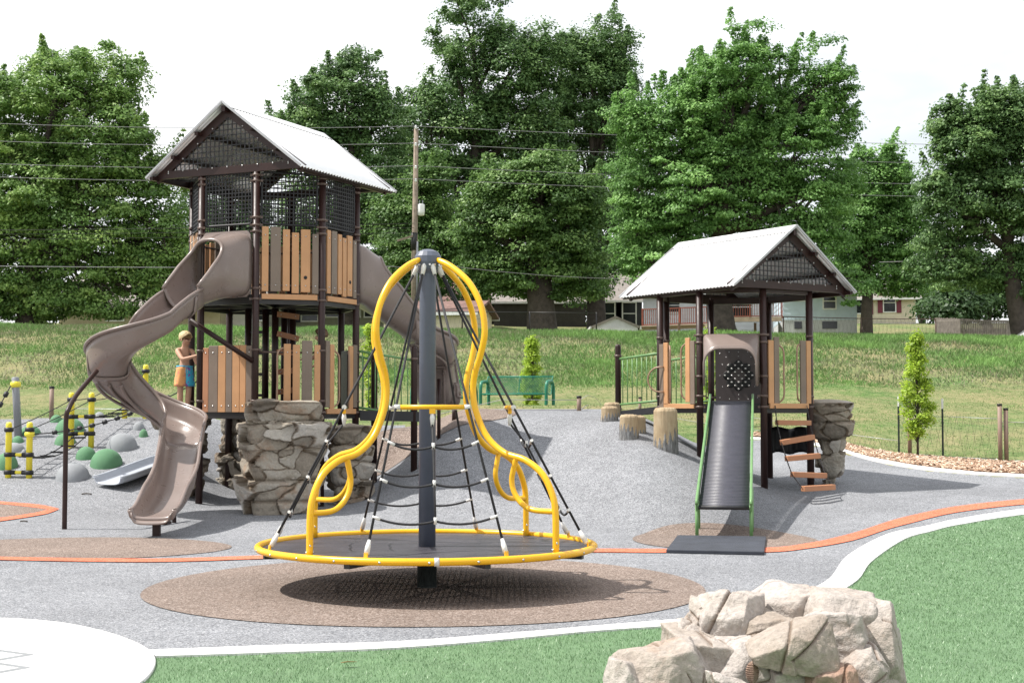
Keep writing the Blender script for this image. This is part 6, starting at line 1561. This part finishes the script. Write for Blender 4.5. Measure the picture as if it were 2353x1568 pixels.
def tree(name, label, ub, vb, Y_, blobs, leafk, trunk_r, seed, size=.26, ncl=300, nl=90, clr=1.0, fork=.3, flat=.6, group='big trees on the hill', shoots=0., drop=.0, wind=0.):
    """blobs: (u, v, ru, rv) crown lobes as seen; every lobe is a full ellipsoid at its own depth"""
    rng = np.random.default_rng(seed); base = P(ub, vb, Y_); zb = h1(base.x, base.y); base = Vector((base.x, base.y, min(zb, base.z) - .2)); m_ = Y_ / FOC
    root = thing(name, label, 'tree', base, group)
    ar = np.array([b[2] * b[3] for b in blobs], float); pk = ar / ar.sum(); cen = []; rad = []
    ztop = max(P(b[0], b[1] - b[3], Y_).z for b in blobs); ctr = np.array(P(float(np.average([b[0] for b in blobs], weights=ar)), float(np.average([b[1] for b in blobs], weights=ar)), Y_))
    for i, b in enumerate(blobs):
        c = np.array(P(b[0], b[1], Y_)); c[1] += rng.uniform(-.45, .45) * max(2., b[2] * m_) if i else 0; cen.append(c); rad.append((b[2] * m_, b[2] * m_ * .95, b[3] * m_))
    cen = np.array(cen); rad = np.array(rad)
    bi = rng.choice(len(blobs), ncl, p=pk); d = rng.normal(0, 1, (ncl, 3)); d /= np.linalg.norm(d, axis=1)[:, None]
    rr = rng.uniform(.25, 1, ncl) ** .5
    ncl = int(ncl * .72); nl = int(nl * 1.4); clr = clr * 1.22; bi = bi[:ncl]; d = d[:ncl]; rr = rr[:ncl]
    cl = cen[bi] + d * rad[bi] * (rr * .93)[:, None]
    out = cl - ctr; out /= np.linalg.norm(out, axis=1)[:, None] + 1e-6
    if shoots:        # upright wispy shoots near the top
        k = rng.random(ncl) < shoots; cl[k, 2] += rng.uniform(.2, 1.1, k.sum()); cl[k, 0] += wind * rng.uniform(.3, 1.2, k.sum())
    crr = clr * rng.uniform(.55, 1.25, ncl) * (1 - .35 * (rr > .9))
    v, f, tone = leaves(cl, crr, nl, size * .83, rng, flat, out)
    top = np.where((out[:, 2] > .15) & (rr > .62))[0]
    if len(top):
        ns_ = int(len(top) * (.45 + shoots)); ti = rng.choice(top, ns_); sc = []; sr = []
        for q in ti:
            ln = rng.uniform(.25, .95) * clr; w_ = np.array([wind * .55 + rng.normal(0, .16) + out[q, 0] * .25, rng.normal(0, .16), 1.]); b0 = cl[q] + np.array([rng.normal(0, .3), rng.normal(0, .3), .25])
            for g_ in range(5): sc.append(b0 + w_ * ln * g_ / 4); sr.append(clr * (.32 - .045 * g_))
        v2, f2, t2 = leaves(np.array(sc), np.array(sr), max(8, int(nl * .16)), size * .8, rng, 1.)
        f = np.concatenate([f, f2 + len(v)]); v = np.concatenate([v, v2]); tone = np.concatenate([tone, np.clip(t2 + .08, 0, 1)])
    npmesh('crown', v, f, LM[leafk], root, attrs={'rnd': ('FACE', tone)})
    # trunk and limbs
    m = MB(); ht = ztop - base.z; fk = base + Vector((rng.normal(0, .02) * ht, 0, ht * fork)); c3 = Vector(ctr)
    fk.x += (c3.x - base.x) * .35; m.tube([base, base + Vector((0, 0, .6)), base.lerp(fk, .55) + Vector((rng.normal(0, .1), 0, 0)), fk], [trunk_r * 1.45, trunk_r * 1.08, trunk_r * .92, trunk_r * .85], 14)
    lead = Vector((c3.x, c3.y, ztop - ht * .10)); m.tube([fk, fk.lerp(lead, .5) + Vector((rng.normal(0, .4), rng.normal(0, .4), 0)), lead], [trunk_r * .75, trunk_r * .38, .04], 10)
    for c, r_ in zip(cen, rad):
        c = Vector(c); s0 = fk.lerp(lead, rng.uniform(-.05, .45)) if c.z > fk.z else fk; mid = s0.lerp(c, .55) + Vector((rng.normal(0, .3), rng.normal(0, .3), .25 * abs(c.z - s0.z) * .3)); m.tube([s0, mid, c], [trunk_r * .5, trunk_r * .26, trunk_r * .12], 8)
        sel = np.where(np.linalg.norm((cl - np.array(c)) / r_, axis=1) < 1.1)[0]
        for j in rng.choice(sel, min(len(sel), 9), replace=False) if len(sel) else ():
            q = Vector(cl[j]); a = mid.lerp(c, rng.uniform(0, .9)); m.tube([a, a.lerp(q, .5) + Vector((0, 0, .2)), q], [trunk_r * .14, trunk_r * .09, .02], 6)
    m.build('trunk', M_['bark'], root)
    return root
B = 745
tree('big_tree', 'wide light green tree at the far left edge behind the wires', 60, 750, 84, [(150, 250, 165, 150), (40, 330, 150, 190), (230, 180, 110, 95), (250, 330, 110, 120), (120, 170, 95, 75), (-60, 300, 130, 190), (200, 520, 130, 130), (40, 560, 130, 150), (320, 480, 95, 140), (190, 640, 100, 80), (350, 620, 65, 85), (-80, 600, 120, 150), (280, 640, 70, 60), (30, 680, 100, 60), (120, 690, 110, 60), (360, 560, 70, 120), (400, 640, 45, 90), (130, 440, 130, 120), (60, 450, 120, 120), (60, 700, 120, 50), (-60, 690, 100, 60), (250, 700, 90, 45), (340, 690, 70, 45), (400, 400, 40, 90), (410, 550, 45, 100), (300, 360, 70, 110)], 'pin', .55, 41, ncl=1450, nl=132, clr=1.05, size=.25)
tree('big_tree', 'dark green tree behind the tower roof, left of the tallest tree', 800, 750, 100, [(780, 250, 130, 120), (720, 330, 100, 110), (860, 300, 90, 120), (800, 160, 70, 60), (760, 480, 130, 140), (880, 470, 90, 140), (680, 600, 100, 120), (820, 640, 120, 90), (655, 290, 45, 55), (900, 640, 70, 80)], 'dark', .6, 42, ncl=800, nl=132, clr=1.15, size=.27)
tree('big_tree', 'tallest tree, its crown cut by the top photo edge', 1100, 750, 108, [(1085, 80, 108, 110), (1060, 250, 120, 150), (980, 330, 100, 130), (1180, 160, 80, 110), (1170, 330, 110, 150), (1240, 130, 75, 90), (950, 480, 85, 110), (1090, 470, 120, 130), (940, 600, 80, 90), (1050, 620, 90, 90), (1240, 300, 80, 150), (905, 400, 50, 70)], 'dark', .75, 43, ncl=1000, nl=126, clr=1.2, size=.30, flat=.8)
tree('big_tree', 'tall narrow dark tree right of the tallest one', 1370, 750, 112, [(1395, 110, 75, 90), (1370, 220, 95, 120), (1330, 150, 65, 80), (1420, 230, 55, 120), (1360, 400, 110, 150), (1400, 560, 100, 130), (1290, 300, 60, 130), (1440, 420, 60, 110), (1320, 600, 90, 110)], 'dark', .7, 44, ncl=700, nl=126, clr=1.2, size=.30, flat=.8)
tree('big_tree', 'round bright tree with a stout forked trunk in front of the tallest one', 1245, 757, 86, [(1230, 460, 130, 110), (1180, 560, 110, 110), (1310, 560, 90, 110), (1250, 400, 80, 65), (1140, 430, 70, 70), (1340, 460, 60, 70), (1240, 640, 120, 60), (1110, 620, 60, 70), (1360, 640, 50, 50), (1080, 520, 40, 60)], 'oak', .85, 45, ncl=720, nl=132, clr=1.0, size=.25, fork=.34)
tree('big_tree', 'bushy green tree whose low left crown stands behind the utility pole', 930, 752, 92, [(915, 500, 55, 60), (985, 480, 60, 80), (930, 590, 65, 70), (1020, 580, 55, 80), (985, 400, 50, 60), (890, 520, 35, 45), (960, 650, 60, 45)], 'oak', .35, 46, ncl=330, nl=132, clr=1.0, size=.25)
tree('maple_tree', 'broad pale green maple behind the pavilion roof', 1657, 757, 70, [(1650, 260, 150, 120), (1560, 330, 140, 130), (1760, 250, 130, 110), (1860, 200, 95, 95), (1680, 165, 70, 60), (1620, 190, 70, 75), (1740, 140, 50, 45), (1900, 190, 60, 50), (1480, 400, 100, 110), (1900, 300, 70, 90), (1820, 380, 120, 110), (1660, 430, 160, 110), (1460, 540, 80, 100), (1920, 420, 65, 70), (1560, 560, 120, 80), (1780, 540, 150, 90), (1440, 280, 50, 60), (1880, 600, 80, 60), (1500, 470, 110, 110), (1700, 320, 150, 120), (1600, 450, 120, 100), (1760, 440, 110, 90), (1850, 500, 100, 90), (1500, 620, 90, 60), (1800, 620, 110, 55), (1950, 660, 50, 45)], 'maple', .62, 47, ncl=1350, nl=132, clr=.82, size=.20, fork=.30, flat=.5, shoots=.35, wind=.35)
tree('maple_tree', 'yellow green tree on the right behind the broad maple', 1990, 750, 96, [(1990, 420, 75, 75), (2040, 400, 45, 50), (1950, 520, 85, 90), (2030, 520, 60, 90), (1990, 620, 90, 60), (2060, 470, 30, 60), (1920, 640, 60, 50), (2090, 560, 55, 110), (2080, 640, 55, 50)], 'maple', .4, 48, ncl=560, nl=132, clr=1.0, size=.25, shoots=.3, wind=.4)
tree('maple_tree', 'dark dense maple cut by the right photo edge', 2345, 770, 80, [(2230, 340, 95, 100), (2300, 270, 75, 70), (2180, 300, 45, 70), (2360, 290, 90, 90), (2200, 470, 95, 100), (2300, 450, 130, 120), (2400, 450, 130, 160), (2170, 600, 80, 80), (2280, 600, 110, 75), (2400, 620, 90, 90), (2140, 440, 40, 70), (2440, 300, 90, 120)], 'dark', .5, 49, ncl=950, nl=132, clr=.95, size=.24, shoots=.25)
# fill: trees farther back closing the gaps under the crowns
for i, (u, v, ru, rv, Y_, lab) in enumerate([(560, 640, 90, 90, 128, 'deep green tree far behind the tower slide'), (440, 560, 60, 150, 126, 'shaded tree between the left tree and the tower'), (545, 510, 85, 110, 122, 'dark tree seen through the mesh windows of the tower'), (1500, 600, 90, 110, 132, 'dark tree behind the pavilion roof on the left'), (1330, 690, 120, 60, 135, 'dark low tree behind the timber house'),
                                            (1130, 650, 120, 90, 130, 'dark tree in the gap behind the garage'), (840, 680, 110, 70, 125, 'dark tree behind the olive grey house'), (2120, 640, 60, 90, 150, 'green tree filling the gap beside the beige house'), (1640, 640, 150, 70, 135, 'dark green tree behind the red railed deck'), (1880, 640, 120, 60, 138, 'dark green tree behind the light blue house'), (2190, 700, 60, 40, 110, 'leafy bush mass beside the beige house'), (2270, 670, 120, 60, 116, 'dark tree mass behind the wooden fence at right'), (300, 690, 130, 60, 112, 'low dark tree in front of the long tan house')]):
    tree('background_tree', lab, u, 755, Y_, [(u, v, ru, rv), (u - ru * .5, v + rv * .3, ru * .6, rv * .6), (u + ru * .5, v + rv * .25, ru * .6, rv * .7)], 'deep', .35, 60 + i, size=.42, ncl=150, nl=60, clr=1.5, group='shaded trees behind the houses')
# young columnar trees
def young(u, vb, vt, wu, label, seed, Yh=None, n=75):
    g = G(u, vb, 20, 45); 
    if Yh: x = P(u, vb, Yh).x; g = Vector((x, Yh, h1(x, Yh)))
    zt = P(u, vt, g.y).z; hh = zt - g.z; w = wu / 2 * g.y / FOC; rng = np.random.default_rng(seed)
    root = thing('young_tree', label, 'tree', g, 'young columnar trees inside the fence'); m = MB(); m.tube([g - Vector((0, 0, .1)), g + Vector((.01, 0, hh * .4)), g + Vector((0, 0, hh * .96))], [.024, .018, .005], 8)
    cl = []
    for i in range(n):
        f = .17 + .82 * (i + rng.random()) / n; a = rng.uniform(0, 2 * PI); prof = (min(1, (f - .12) / .22) ** .8) * (1 - max(0, (f - .38) / .64) ** 1.1 * .78); r_ = w * prof * rng.uniform(.45, 1.0)
        c = g + Vector((r_ * math.cos(a), r_ * math.sin(a), hh * f)); cl.append(c); m.tube([g + Vector((0, 0, hh * max(.12, f - .14))), c], [.008, .003], 5)
    m.build('trunk', M_['bark'], root); cl = np.array([tuple(c) for c in cl])
    v, f_, tone = leaves(cl, np.full(len(cl), .13 * max(.75, hh / 2.2)) * rng.uniform(.7, 1.25, len(cl)), 75, .062, rng, 1.25)
    npmesh('crown', v, f_, LM['lime'], root, attrs={'rnd': ('FACE', tone)}); return root, g, hh
r_, g_, hh_ = young(2108, 1052, 768, 74, 'young lime green columnar tree in the mulch strip at right', 71)
m = MB(); c = g_ + Vector((.01, 0, hh_ * .245)); m.tube([c + Vector((.022 * math.cos(a), .022 * math.sin(a), .01 * math.sin(2 * a))) for a in np.linspace(0, 2 * PI, 14, endpoint=False)], .012, 6, closed=True); m.beam(c + Vector((.02, -.02, 0)), c + Vector((.08, -.03, -.02)), .03, .01); m.build('tree_tie', simple('tie_teal', (.02, .24, .22), .6, .1, 9), r_)
young(1222, 938, 776, 52, 'young columnar tree behind the bench right of the spinner', 72, Yh=33.)
young(848, 960, 745, 30, 'slender young tree behind the bridge rail beside the tower', 73, Yh=31., n=26)
young(1632, 930, 752, 26, 'thin young tree hidden behind the pavilion posts', 74, Yh=33., n=30)
